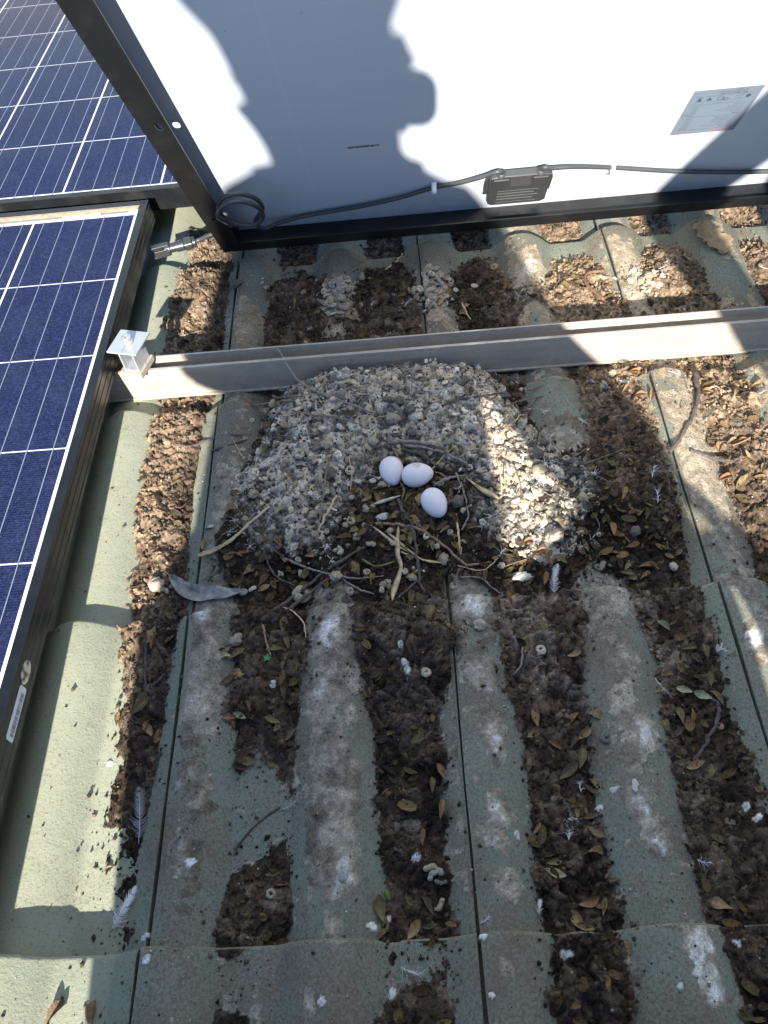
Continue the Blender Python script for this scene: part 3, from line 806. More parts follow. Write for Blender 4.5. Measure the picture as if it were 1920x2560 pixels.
def mound_field(x, y):
    wx = x + .014 * fbm(x, y, .05, 5, 4); wy = y + .014 * fbm(x, y, .05, 15, 4); sd = poly_sd(wx, wy, MOUND)
    a1, a2, ar = worley(x + .004 * fbm(x, y, .014, 181, 2), y + .004 * fbm(x, y, .014, 182, 2), .0128, 17); b1, b2, br = worley(x + .002 * fbm(x, y, .007, 183, 2), y + .002 * fbm(x, y, .007, 184, 2), .0074, 18)
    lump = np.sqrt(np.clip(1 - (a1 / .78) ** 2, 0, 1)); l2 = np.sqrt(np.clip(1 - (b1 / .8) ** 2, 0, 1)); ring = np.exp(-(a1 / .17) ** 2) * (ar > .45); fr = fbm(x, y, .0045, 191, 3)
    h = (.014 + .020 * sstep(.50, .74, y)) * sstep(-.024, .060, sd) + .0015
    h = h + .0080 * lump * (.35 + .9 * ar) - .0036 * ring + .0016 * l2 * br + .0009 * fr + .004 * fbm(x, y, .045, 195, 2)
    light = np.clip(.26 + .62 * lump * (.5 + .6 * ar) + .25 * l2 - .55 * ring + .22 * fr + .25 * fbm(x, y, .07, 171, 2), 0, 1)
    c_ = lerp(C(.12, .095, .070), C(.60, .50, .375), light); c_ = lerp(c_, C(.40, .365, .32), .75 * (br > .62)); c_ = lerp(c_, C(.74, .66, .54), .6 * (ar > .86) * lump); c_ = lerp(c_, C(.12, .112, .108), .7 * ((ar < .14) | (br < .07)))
    return np.where(sd > -.02, h, -1), sd, c_
mound, _, _ = mound_field(X, Y)
nestm = sstep(-.012, .008, msd)
bare = soil.copy(); soil = np.where(mound > soil, mound, soil)
# dips where the eggs lie
EGGS = [(-.0342, .595, 96, .0288), (-.0042, .5825, 172, .0285), (.0130, .5425, 105, .0288)]
for ex, ey, _, _ in EGGS: soil -= .007 * np.exp(-((X - ex) ** 2 + (Y - ey) ** 2) / (2 * .014 ** 2))
soil = np.where((Y > .766) & (Y < .812), np.minimum(soil, -.001), soil)       # under the mounting rail
# crusts of dried droppings on the tiles themselves
gu = np.zeros_like(X)
for (px_, py_, r, s) in GUANO: gu = np.maximum(gu, s * np.exp(-.5 * (((WX - px_) / (r * .62)) ** 2 + ((WY - py_) / (r * .95)) ** 2)))
gu = np.maximum(gu, .62 * np.exp(-(np.minimum(msd, 0) / .022) ** 2) * (msd > -.08))
roll = sstep(-.015, -.003, prof((X - XL) % TW))
thin = np.where((X > -.25), .33, .05) * roll * sstep(.05, .2, Y) + .13 * (X > -.27) + .30 * np.exp(np.clip((soil - TOP) / .004, -9, 0)) * (X > -.27)
ga = gu * .85 + thin - .55 * sstep(.95, 1.0, Y) * (X < .14) + .36 * fbm(X, Y, .022, 91, 4) + .13 * fbm(X, Y, .006, 97, 2)
crust_t = np.clip(ga - .40, -.3, .6) * .0030 + .0004 * fine * (ga > .4)
crust = TOP + crust_t
uj = np.abs((X - XL + .5 * TW) % TW - .5 * TW)                       # the open side joints stay open
carve = (uj < .0026) & (soil < TOP + .006); crust = np.where(carve, TOP - .02, crust); soil = np.where(carve, TOP - .02, soil)
is_soil = soil > crust
for sx_, sy_ in SPLATS:
    d = np.hypot(X - sx_ + .003 * fbm(X, Y, .006, 99, 2), Y - sy_ + .003 * fbm(X, Y, .006, 101, 2))
    crust = np.maximum(crust, np.where(d < .0032, TOP + .0008, -1)); gu = np.where(d < .0034, 1.6, gu)
is_soil &= ~(gu > 1.5)
Z = np.where(is_soil, soil, crust); Z = np.where((mound > bare) & (Z <= mound + 1e-6), Z - .003 - .004 * sstep(0, .02, msd), Z); Z = np.where(gu > 1.5, np.maximum(soil, crust) + .0006, Z)
SURF = np.maximum(np.where((mound > bare) & (Y < .765), np.maximum(mound, Z), Z), TOP)
scol = None; col = lerp(C(.026, .018, .0135), C(.105, .072, .049), sstep(.25, .75, .5 + .5 * fbm(X, Y, .03, 111, 4)))
dry = sstep(.62, .85, Y) * (.12 + .75 * sstep(.08, .22, X)) + sstep(.16, .24, X) * .55 * sstep(.45, .6, Y) + sstep(-.27, -.31, X) * .9 * sstep(.3, .45, Y)  # tan of sunlit soil put into the colour; shaded soil left dark
dry = np.clip(dry + .35 * fbm(X, Y, .08, 121, 3), 0, 1)
col = lerp(col, C(.35, .25, .165), dry * (.45 + .5 * rid))
col = lerp(col, C(.21, .16, .118), .42 * sstep(.55, .9, rid) * (1 - bed * .6))
col = lerp(col, C(.40, .355, .29), .8 * sstep(.30, .55, gu) * sstep(.35, .7, gid))
plate = (KR == 0) * sstep(.24, .36, Y) * sstep(.45, .6, bid) * sstep(-.08, -.02, X); col = lerp(col, C(.235, .185, .142), .62 * plate * (1 - bcrack))
damp = bed * (1 - nestm) * sstep(.58, .46, Y); col = col * (1 - .40 * damp[..., None])
guano = lerp(C(.10, .088, .074), C(.34, .305, .255), np.clip(.5 + .5 * fbm(X, Y, .012, 131, 3) + .4 * (gid - .5), 0, 1))
col = lerp(col, guano, nestm * .92)
ccol = lerp(C(.185, .165, .132), C(.50, .445, .36), np.clip(.45 + .6 * fbm(X, Y, .009, 141, 3) + .45 * (gu - .45), 0, 1))
ccol = lerp(ccol, C(.66, .64, .60), sstep(.50, .85, gu + .35 * fbm(X, Y, .006, 151, 2)))
smear = sstep(.0, .35, fbm(X, Y, .030, 145, 4)) * (X > -.26) * np.clip(1 - gu, 0, 1); ccol = lerp(ccol, C(.115, .092, .070), .75 * smear)
tan = sstep(.62, .85, Y) + sstep(.2, .28, X) * sstep(.45, .6, Y); ccol = lerp(ccol, C(.40, .31, .20), np.clip(tan, 0, 1) * .45)
col = np.where(is_soil[..., None], col * (.95 + .55 * fbm(X, Y, .11, 161, 3))[..., None] * .88, col); scol = col.copy(); col = np.where(is_soil[..., None], col, ccol); col = np.where((gu > 1.5)[..., None], C(.72, .71, .68), col)
sp1, sp2, spid = worley(X, Y, .0036, 23)
kk = np.where(is_soil, 1., .45)[..., None]
col = col * (1 + .34 * kk * fine[..., None]) * (1 + kk * (-.40 + .8 * gid[..., None])) * (1 + kk * (-.28 + .56 * spid[..., None]))
keep = (Z > TOP - .0008)
kq = keep[:-1, :-1] | keep[1:, :-1] | keep[:-1, 1:] | keep[1:, 1:]
nxg, nyg = X.shape; ids = np.arange(nxg * nyg).reshape(nxg, nyg)
Q = np.stack([ids[:-1, :-1][kq], ids[1:, :-1][kq], ids[1:, 1:][kq], ids[:-1, 1:][kq]], 1)
used = np.unique(Q); remap = np.zeros(nxg * nyg, int); remap[used] = np.arange(len(used))
V = np.stack([X, Y, Z], -1).reshape(-1, 3)[used]
me = mesh_np('dried_soil', V, remap[Q], np.clip(col, 0, 1).reshape(-1, 3)[used])
t = NT('soil'); co = t.coord(); a = t.attr(); n = t.noise(co, 420, 5, .7); n2 = t.noise(co, 1500, 3, .7)
cc = t.mix(1., a, t.ramp(n, [(.25, (.45, .44, .43)), (.5, (1, 1, 1)), (.78, (1.75, 1.7, 1.62))]), 'MULTIPLY')
cc = t.mix(t.math('MULTIPLY', t.band(n2, .66, .74), .55), cc, (.42, .38, .32))
t.color(cc).set(Roughness=.93, Specular_IOR_Level=.2)
t.l(t.bump(n, .9, .0022, t.bump(n2, .6, .0008)), t.b.inputs['Normal']); M_SOIL = t.m
soilo = link('dried_soil', me, None, M_SOIL)
tag(soilo, 'dark crumbling soil and dried droppings filling the roof tile channels', 'soil', kind='stuff')

def surf(x, y):
    i = min(max(int((x - GX0) / GS + .5), 0), nxg - 1); j = min(max(int((y - GY0) / GS + .5), 0), nyg - 1); return float(SURF[i, j])
def surf_max(x, y, r):
    i = int((x - GX0) / GS + .5); j = int((y - GY0) / GS + .5); k = max(1, int(r / GS))
    return float(SURF[max(i - k, 0):i + k + 1, max(j - k, 0):j + k + 1].max())

# crumbs, grit and leaf scraps strewn over the soil: far too many to count
def strew(name, n, weight, size, shapes, colf, label, cat, lift=.3, mat=None):
    w = weight.ravel() / weight.sum(); pick = RNG.choice(w.size, n, p=w)
    px_ = X.ravel()[pick] + RNG.uniform(-.5, .5, n) * GS; py_ = Y.ravel()[pick] + RNG.uniform(-.5, .5, n) * GS; pz = SURF.ravel()[pick]
    s = size[0] + (size[1] - size[0]) * RNG.rand(n) ** 2.2
    Vs, Fs, Cs = [], [], []; base = 0; kinds = RNG.randint(0, len(shapes), n)
    for q, (sv, sf) in enumerate(shapes):
        m = np.where(kinds == q)[0]; k = len(m)
        if not k: continue
        A = RNG.normal(size=(k, 3, 3)); A, _ = np.linalg.qr(A)
        if lift < 0: 
            A = A * 0; th = RNG.rand(k) * 6.283; A[:, 0, 0] = np.cos(th); A[:, 0, 1] = -np.sin(th); A[:, 1, 0] = np.sin(th); A[:, 1, 1] = np.cos(th); A[:, 2, 2] = 1
            ti = RNG.normal(size=k) * .45; B = np.zeros((k, 3, 3)); B[:, 0, 0] = 1; B[:, 1, 1] = np.cos(ti); B[:, 1, 2] = -np.sin(ti); B[:, 2, 1] = np.sin(ti); B[:, 2, 2] = np.cos(ti); A = A @ B
        vv = np.einsum('kij,vj->kvi', A, sv) * s[m][:, None, None] * RNG.uniform(.7, 1.3, (k, 1, 3))
        vv[..., 0] += px_[m][:, None]; vv[..., 1] += py_[m][:, None]; vv[..., 2] += (pz[m] + s[m] * abs(lift))[:, None]
        Vs.append(vv.reshape(-1, 3)); Fs.append((sf[None] + (base + np.arange(k) * len(sv))[:, None, None]).reshape(-1, sf.shape[1])); base += k * len(sv)
        Cs.append(np.repeat(colf(pick[m], k), len(sv), 0))
    me = mesh_np(name, np.concatenate(Vs), np.concatenate(Fs), np.clip(np.concatenate(Cs), 0, 1), smooth=False)
    o = link(name, me, None, mat or M_SOIL); tag(o, label, cat, kind='stuff'); return o
octa = []
for q in range(6):
    R = np.random.RandomState(q); v = np.array([(1, 0, 0), (-1, 0, 0), (0, 1, 0), (0, -1, 0), (0, 0, 1), (0, 0, -1)], float) * R.uniform(.5, 1.1, (6, 1)) + R.normal(size=(6, 3)) * .15
    octa.append((v * .5, np.array([(0, 2, 4), (2, 1, 4), (1, 3, 4), (3, 0, 4), (2, 0, 5), (1, 2, 5), (3, 1, 5), (0, 3, 5)])))
colr = np.clip(np.where(is_soil[..., None], col, scol), 0, 1).reshape(-1, 3)
edge = np.exp(np.clip((bare - TOP) / .0035, -9, 0)) * (bare < TOP)
inview = ((X > -.42) & (X < .66) & (Y > .0)).astype(float)
strew('soil_crumb', 38000, ((is_soil & keep) * 1. + .55 * edge + .012) * inview, (.0012, .0062), octa,
      lambda p, k: colr[p] * RNG.uniform(.45, 1.45, (k, 1)), 'loose crumbs of soil and dried droppings over the channels', 'crumbs', .25)
strew('pale_grit', 2600, inview * (.15 + (X > -.27)) * np.where(is_soil, .8, 1.), (.0008, .0028), octa,
      lambda p, k: np.array([.62, .60, .56]) * RNG.uniform(.6, 1.15, (k, 1)), 'tiny white flakes of dropping and shell scattered on the tiles', 'grit', .2)
strew('brown_grit', 14000, inview * (.3 + 1.5 * edge) * np.where(X < -.27, .25, 1.) * (.5 + vnoise(X, Y, .06, 77) ** 2 * 2), (.0007, .0024), octa,
      lambda p, k: np.array([.10, .07, .05]) * RNG.uniform(.5, 1.7, (k, 1)), 'brown grit sprinkled over the green tiles', 'grit', .2)
scrap = []
for q in range(5):
    R = np.random.RandomState(40 + q); n = 5; x = np.linspace(-.5, .5, n); wd = .26 * np.sqrt(1 - (2 * x) ** 2 * .9); cu = R.uniform(-.5, .9)
    v = np.concatenate([np.stack([x, -wd, cu * x * x + .25 * np.abs(R.rand())], 1), np.stack([x, wd * 0, cu * x * x], 1), np.stack([x, wd, cu * x * x + .3 * R.rand()], 1)])
    scrap.append((v, np.array([[r * n + i, r * n + i + 1, (r + 1) * n + i + 1, (r + 1) * n + i] for r in (0, 1) for i in range(n - 1)])))
PAL = np.array([(.15, .10, .05), (.21, .15, .07), (.09, .065, .042), (.26, .17, .08), (.16, .13, .065), (.06, .045, .035)])
strew('leaf_scrap', 2400, (is_soil & keep) * inview * (.15 + 1.6 * vnoise(X, Y, .05, 55) ** 2 + 1.3 * bed * (Y > .45)) * (1 - .92 * nestm), (.006, .015), scrap,
      lambda p, k: PAL[RNG.randint(0, 6, k)] * RNG.uniform(.35, .95, (k, 1)), 'scraps of rotting brown leaf mixed into the soil', 'leaf scraps', -.12)
# ------------------------------------------------------------------ the nest
NL = Vector((-.02, .60, .0))
nest = tag(empty('pigeon_nest', NL), 'pigeon nest heaped of grey curled droppings, twigs and straw against the rail', 'nest')
def pellet(kind, seed, tint):
    R = np.random.RandomState(seed)
    if kind == 'clump':
        Vs, Fs, Cs, b0 = [], [], [], 0
        for q in range(R.randint(4, 7)):
            v, f, c_ = pellet(('lump', 'lump', 'coil', 'worm')[R.randint(4)], seed * 31 + q, np.array(tint) * R.uniform(.55, 1.25)); e = np.array(Euler(R.normal(size=3) * (.5, .5, 3)).to_matrix()); s = R.uniform(.34, .62)
            v = (v * s) @ e.T + R.normal(size=3) * (.24, .24, .09); Vs.append(v); Fs += [[k + b0 for k in g] for g in f]; Cs.append(c_); b0 += len(v)
        return np.concatenate(Vs), Fs, np.concatenate(Cs)
    if kind in ('coil', 'worm'):
        n = 18 if kind == 'coil' else 9; turns = R.uniform(1.05, 2.0) if kind == 'coil' else R.uniform(.15, .4)
        th = np.linspace(0, 2 * np.pi * turns, n); r0 = .33 if kind == 'coil' else .6
        rr = r0 * (1 - .42 * th / th[-1]) + R.normal(size=n) * .02; z = .12 * th / (2 * np.pi) * R.uniform(.4, 1.5) + R.normal(size=n) * .015
        pts = np.stack([rr * np.cos(th) * R.uniform(.8, 1.2), rr * np.sin(th), z], 1); rad = R.uniform(.13, .185) * (1 + .13 * R.normal(size=n)); rad[0] *= .6; rad[-1] *= .5
        V, F = tube(smooth_path(pts, 2), np.interp(np.linspace(0, 1, 2 * n - 1), np.linspace(0, 1, n), np.clip(rad, .07, .26)), 8); V = np.array(V)
    else:
        bm = bmesh.new(); bmesh.ops.create_icosphere(bm, subdivisions=3, radius=.5); V = np.array([v.co[:] for v in bm.verts]); F = [[v.index for v in f.verts] for f in bm.faces]; bm.free()
        q = V + R.rand(3) * 50; d = .55 * vnoise(q[:, 0], q[:, 1] + q[:, 2], .34, 7) + .45 * vnoise(q[:, 1] - q[:, 2], q[:, 0], .22, 9)
        e = vnoise(q[:, 0] * 1.7 + q[:, 2], q[:, 1] * 1.3 - q[:, 2], .14, 11); V = V * (.30 + 1.0 * d + .42 * e)[:, None] * np.array([1, R.uniform(.6, .95), R.uniform(.5, .8)])
        if kind == 'shell': V = V * np.array([1, .85, .45])
    V = V - V.mean(0); V[:, 2] -= V[:, 2].min() + .16
    dn = .5 + .5 * np.sin(V[:, 0] * 21 + 3 * np.sin(V[:, 1] * 17)) * .6; cc = np.array(tint)[None] * (.72 + .5 * dn)[:, None] * R.uniform(.85, 1.15)
    return V, F, cc
TINTS = [(.60, .50, .375), (.70, .60, .465), (.46, .39, .30), (.22, .195, .17), (.64, .52, .375), (.47, .42, .36), (.78, .70, .57), (.54, .43, .31)]
PEL = []
for s in range(40):
    kd = ('coil', 'clump', 'clump', 'coil', 'lump', 'coil', 'worm')[s % 7]; v, f, cc = pellet(kd, s, TINTS[s % 8]); PEL.append((mesh_np('dropping', v, f, cc), v, f, cc, kd))
t = NT('dropping'); co = t.coord(); a = t.attr(); n = t.noise(co, 5, 5, .7)
t.color(t.mix(1., a, t.ramp(n, [(.25, (.6, .59, .58)), (.5, (1, 1, 1)), (.8, (1.35, 1.33, 1.28))]), 'MULTIPLY')).set(Roughness=.92, Specular_IOR_Level=.2)
t.l(t.bump(n, .6, .12), t.b.inputs['Normal']); M_DROP = t.m
for q in PEL: q[0].materials.append(M_DROP)
# one place per dropping, Poisson-like, over the horseshoe heap
cand = []
mx = [p[0] for p in MOUND]; my = [p[1] for p in MOUND]
PX = RNG.uniform(min(mx) - .01, max(mx) + .01, 14000); PY = RNG.uniform(min(my) - .01, .764, 14000)
SD = poly_sd(PX, PY, MOUND); grid = {}
for x, y, d in zip(PX, PY, SD):
    if d < -.002 - .050 * RNG.rand() ** 5: continue
    s = RNG.uniform(.0095, .0150) if RNG.rand() < .68 else RNG.uniform(.0150, .0220); c0 = (int(x / .012), int(y / .012)); ok = True
    for i in (-1, 0, 1):
        for j in (-1, 0, 1):
            for (xx, yy, ss) in grid.get((c0[0] + i, c0[1] + j), ()):
                if (xx - x) ** 2 + (yy - y) ** 2 < (.39 * (s + ss)) ** 2: ok = False
    if ok: grid.setdefault(c0, []).append((x, y, s)); cand.append((x, y, s, d))
cand.sort(key=lambda q: -q[2] * (1.2 - q[1]))
jv, jf, jc, nb = [], [], [], 0; ORD = (3, 2, 5, 7, 0, 4, 1, 6)
for i, (x, y, s, d) in enumerate(cand):
    tone = float(fbm(x, y, .07, 171, 2)) * 4 + 3.5 + RNG.normal() * 2.2; ti = ORD[int(np.clip(tone, 0, 7))]; q = PEL[ti + 8 * RNG.randint(5)]; e = Euler((RNG.normal() * .55, RNG.normal() * .55, RNG.uniform(0, 6.28)))
    s *= .62 + .38 * float(sstep(-.012, .016, d)); z = surf(x, y) + s * RNG.uniform(-.32, .10)
    if i < 300:
        o = link('dropping', q[0], nest); o.location = Vector((x, y, z)) - NL; o.rotation_euler = e; o.scale = (s,) * 3
    else:
        M = np.array(e.to_matrix()); v = (q[1] * s) @ M.T + np.array([x - NL.x, y - NL.y, z]); jv.append(v); jf += [[k + nb for k in f] for f in q[2]]; jc.append(q[3]); nb += len(v)
# the fused heap they sit on, and fluff caught in it
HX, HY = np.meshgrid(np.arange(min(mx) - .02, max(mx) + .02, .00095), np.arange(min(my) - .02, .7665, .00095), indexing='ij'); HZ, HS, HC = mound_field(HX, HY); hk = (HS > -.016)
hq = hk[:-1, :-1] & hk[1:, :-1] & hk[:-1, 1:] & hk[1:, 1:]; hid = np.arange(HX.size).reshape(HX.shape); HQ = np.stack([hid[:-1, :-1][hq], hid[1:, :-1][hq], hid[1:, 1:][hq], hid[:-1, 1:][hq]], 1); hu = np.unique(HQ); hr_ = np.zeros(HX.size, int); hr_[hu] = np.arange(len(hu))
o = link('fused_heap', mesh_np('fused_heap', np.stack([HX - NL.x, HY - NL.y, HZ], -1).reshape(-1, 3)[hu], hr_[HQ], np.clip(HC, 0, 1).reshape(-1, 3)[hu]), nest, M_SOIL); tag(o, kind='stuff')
mb = MB()
for k in range(150):
    x, y, s, d = cand[RNG.randint(len(cand))]; c0 = np.array([x - NL.x, y - NL.y, surf_max(x, y, .004) + .001])
    for q in range(7):
        a = RNG.uniform(0, 6.28); l = RNG.uniform(.003, .009); e = np.array([math.cos(a), math.sin(a), RNG.uniform(0, .5)]); b2 = np.array([-e[1], e[0], 0]); cu_ = RNG.normal() * .7
        P_ = [c0 + e * l * g + b2 * cu_ * l * g * g for g in (0, .35, .7, 1)]; V_ = []
        for g, p_ in enumerate(P_): V_ += [p_ - b2 * .00014, p_ + b2 * .00014]
        mb.add(V_, [[0, 1, 3, 2], [2, 3, 5, 4], [4, 5, 7, 6]])
tag(mb.build('down_fluff', plain('fluff', (.62, .61, .60), .8), nest), kind='stuff')
o = link('dropping_heap', mesh_np('dropping_heap', np.concatenate(jv), jf, np.clip(np.concatenate(jc), 0, 1)), nest)
t = NT('dropping_heap'); co = t.coord(); a = t.attr(); n = t.noise(co, 420, 5, .7)
t.color(t.mix(1., a, t.ramp(n, [(.25, (.6, .59, .58)), (.5, (1, 1, 1)), (.8, (1.35, 1.33, 1.28))]), 'MULTIPLY')).set(Roughness=.92, Specular_IOR_Level=.2)
t.l(t.bump(n, .6, .0014), t.b.inputs['Normal']); o.data.materials.append(t.m); tag(o, kind='stuff')

WOOD = {'grey': plain('twig_grey', (.22, .19, .165), .9, var=.4, scale=300, bump=.6), 'brown': plain('twig_brown', (.20, .14, .095), .9, var=.4, scale=300, bump=.6),
        'dark': plain('twig_dark', (.085, .068, .058), .9, var=.45, scale=300, bump=.6), 'red': plain('twig_red', (.24, .145, .10), .85, var=.35, scale=300, bump=.5),
        'straw': plain('straw', (.50, .37, .22), .75, var=.25, scale=200, bump=.3), 'pale': plain('pale_straw', (.40, .40, .29), .75, var=.2, scale=200), 'olive': plain('olive_straw', (.20, .16, .07), .75, var=.25, scale=200)}
def on_heap(x, y): return float(nestm[min(max(int((x - GX0) / GS), 0), nxg - 1), min(max(int((y - GY0) / GS), 0), nyg - 1)])
def lay(P, r, lift=.7, stiff=True):
    Q = smooth_path([(x, y, 0) for x, y in P], 7); z = []
    for q in Q:
        h = surf_max(q[0], q[1], .005) + r * lift + .0045 * on_heap(q[0], q[1])
        if .764 < q[1] < .808: h = max(h, .0495 + r)
        z.append(h)
    z = np.array(z)
    if stiff:
        for _ in range(10): z = np.maximum(z - .0015, np.convolve(np.pad(z, 2, mode='edge'), np.ones(5) / 5, 'valid'))
    return np.array([(q[0], q[1], h) for q, h in zip(Q, z)])
def twig_mesh(P, r, off, seed):
    R = np.random.RandomState(seed); Q = lay(P, r) - np.array(off); m = len(Q)
    Q[1:-1] += R.normal(size=(m - 2, 3)) * r * .28; rad = r * np.linspace(1.12, .72, m) * (1 + .12 * R.normal(size=m))
    for k in R.randint(2, max(3, m - 2), 2): rad[k] *= 1.35                # nodes
    V, F = tube(Q, rad, 7); return mesh_np('twig', np.array(V), F)
for i, (P, r, m) in enumerate(NEST_TWIGS): link('twig', twig_mesh(P, r * .00092, NL, i), nest, WOOD[m])
for i, (P, wd, m) in enumerate(BLADES):
    Q = lay(P, .001, 1.5); n = len(Q); V = []; wd *= .001
    for k, q in enumerate(Q):
        d = Q[min(k + 1, n - 1)] - Q[max(k - 1, 0)]; d[2] = 0; d /= np.linalg.norm(d) + 1e-9; s = np.array([-d[1], d[0], 0]); f = k / (n - 1)
        w = wd * .5 * min(1, 4 * f + .25) * min(1, 3.2 * (1 - f) + .12); tw = .9 * math.sin(f * 4 + i); up = np.array([0, 0, 1])
        a = s * math.cos(tw) + up * math.sin(tw) * .6
        V += [q - a * w - np.array(NL), q + up * w * .22 - np.array(NL), q + a * w - np.array(NL), q - up * .0005 - np.array(NL)]
    F = [[4 * k + j, 4 * k + (j + 1) % 4, 4 * k + 4 + (j + 1) % 4, 4 * k + 4 + j] for k in range(n - 1) for j in range(4)]
    link('straw_blade', mesh_np('straw_blade', np.array(V), F), nest, WOOD[m])
# a haze of fine rootlets woven through the heap
for i in range(46):
    k = RNG.randint(len(cand)); x, y, s, d = cand[k]; a = RNG.uniform(0, 6.28); L = RNG.uniform(.02, .06); b = a + RNG.normal() * .5
    P = [(x, y), (x + L * .5 * math.cos(a), y + L * .5 * math.sin(a)), (x + L * .5 * (math.cos(a) + math.cos(b)), y + L * .5 * (math.sin(a) + math.sin(b)))]
    if max(p[1] for p in P) < .762: link('rootlet', twig_mesh(P, RNG.uniform(.00035, .0007), NL, 200 + i), nest, WOOD[('brown', 'grey', 'straw')[i % 3]])

# ------------------------------------------------------------------ eggs
t = NT('egg_shell'); co = t.coord(); n = t.noise(co, 18, 4); n2 = t.noise(co, 900, 3)
t.color(t.ramp(n, [(.3, (.70, .645, .675)), (.7, (.76, .715, .74))])).set(Roughness=.42, Specular_IOR_Level=.45, Subsurface_Weight=.08)
t.b.inputs['Subsurface Radius'].default_value = (.004, .003, .0025); t.l(t.bump(n2, .12, .0002), t.b.inputs['Normal']); M_EGG = t.m
t = NT('speckled_egg_shell'); co = t.coord(); n = t.noise(co, 18, 4); n2 = t.noise(co, 900, 3)
sx = t.n('ShaderNodeVectorMath', operation='DISTANCE'); t.l(co, sx.inputs[0]); sx.inputs[1].default_value = (.001, .003, .0130)
spk = t.math('MULTIPLY', t.band(t.noise(co, 620, 2), .47, .54), t.band(sx.outputs['Value'], .0070, .0030))
t.color(t.mix(t.math('MULTIPLY', spk, .6), t.ramp(n, [(.3, (.70, .645, .675)), (.7, (.76, .715, .74))]), (.33, .17, .07))).set(Roughness=.42, Specular_IOR_Level=.45, Subsurface_Weight=.08)
t.b.inputs['Subsurface Radius'].default_value = (.004, .003, .0025); M_EGG2 = t.m
def egg_mesh(L, W):
    n, m = 28, 20; V = []; F = []
    for i in range(m + 1):
        th = math.pi * i / m; x = -L / 2 * math.cos(th); r = W / 2 * math.sin(th) * (1 - .13 * math.cos(th) * -1 * -1 if False else 1 + .14 * math.cos(th))
        for k in range(n): V.append((x, r * math.cos(2 * math.pi * k / n), r * math.sin(2 * math.pi * k / n)))
    for i in range(m):
        for k in range(n): F.append([i * n + k, (i + 1) * n + k, (i + 1) * n + (k + 1) % n, i * n + (k + 1) % n])
    return mesh_np('egg', np.array(V), F)
LAB = ['plain white egg with its blunt end against the twig bundle, left of the speckled egg', 'white egg with a cluster of brown specks lying between the other two', 'plain white egg lying apart on the leaves below the speckled egg']
LAB[0] = 'plain white egg standing next to the twig bundle, touching the speckled egg'
LAB[2] = 'plain white egg on the leaf litter, furthest from the twig bundle'
for i, ((x, y, a, W), lb) in enumerate(zip(EGGS, LAB)):
    o = link('egg', egg_mesh(.0375, .0282), None, M_EGG2 if i == 1 else M_EGG)
    o.location = (x, y, surf(x, y) + .0132); o.rotation_euler = Euler((0, math.radians((8, -4, 10)[i]), math.radians((-84, 4, -68)[i]))); tag(o, lb, 'egg', 'eggs in the nest')

# ------------------------------------------------------------------ loose things on the tiles
CHN = ('first', 'second', 'third', 'fourth', 'fifth', 'sixth')
def zone(x, y):
    if y > .80: return 'on the far tiles between rail and raised panel'
    if y > .4234:
        if x < -.235: return 'in the soil strip between nest and blue panel'
        if x > .165: return 'in the soil across the nest from the blue panel'
        return 'in the open front of the nest'
    c = int(np.clip(round((x + .309) / .139), 0, 5))
    if y > .108: return 'in the %s tile channel from the blue panel' % CHN[c]
    return 'in the %s channel of the uppermost tile course' % CHN[c]
LC = {'tan': (.28, .185, .09), 'olive': (.17, .128, .06), 'rust': (.26, .14, .065), 'brown': (.135, .088, .052), 'dark': (.085, .062, .044), 'pale': (.36, .335, .20), 'white': (.5, .47, .40), 'brick': (.26, .085, .04), 'green': (.10, .17, .03)}
LN = {'tan': 'tan', 'olive': 'olive brown', 'rust': 'rusty orange', 'brown': 'dark brown', 'dark': 'blackened', 'pale': 'pale greenish', 'white': 'bleached', 'brick': 'brick red', 'green': 'fresh green'}
LSH = {}
def leaf_mesh(seed, c):
    R = np.random.RandomState(seed); n, m = 9, 5; V = []; cc = []; cu = R.uniform(-1.6, 2.4); fold = R.uniform(.3, 1.5); tw = R.normal() * 1.3
    for i in range(n):
        f = i / (n - 1); w = .24 * (math.sin(math.pi * f ** 1.25) ** .75) * R.uniform(.93, 1.07) + .012
        for j in range(m):
            g = (j / (m - 1)) * 2 - 1; y = g * w; z = fold * abs(y) * (.8 + .4 * f) + cu * (f - .5) ** 2 * .5 + tw * g * w * (f - .5)
            V.append((f - .5, y * (1 - .25 * fold), z)); cc.append(np.array(c) * (.75 + .5 * R.rand()) * (1.25 if j == 2 else 1))
    V = np.array(V); V[:, 2] -= V[:, 2].min() - .02; nb = len(V)
    V = np.concatenate([V, V - np.array([0, 0, .022])]); cc = np.array(cc + [q * .8 for q in cc])
    F = []
    for i in range(n - 1):
        for j in range(m - 1):
            a = i * m + j; F.append([a, a + 1, a + m + 1, a + m]); F.append([nb + a, nb + a + m, nb + a + m + 1, nb + a + 1])
    me = mesh_np('dry_leaf', V, F, np.clip(cc, 0, 1)); LSH[me.name] = 'curled' if cu > 1.1 else ('arched' if cu < -.7 else ('folded' if fold > .9 else 'flat')); return me
t = NT('leaf'); co = t.coord(); a = t.attr(); n = t.noise(co, 6, 5, .7)
t.color(t.mix(1., a, t.ramp(n, [(.25, (.55, .52, .5)), (.5, (1, 1, 1)), (.8, (1.3, 1.28, 1.2))]), 'MULTIPLY')).set(Roughness=.62, Specular_IOR_Level=.4)
t.l(t.bump(n, .35, .05), t.b.inputs['Normal']); M_LEAF = t.m
LM = {}
for q, c in enumerate(LC): LM[c] = [leaf_mesh(q * 10 + k, LC[c]) for k in range(8)]
for l in LM.values():
    for me in l: me.materials.append(M_LEAF)
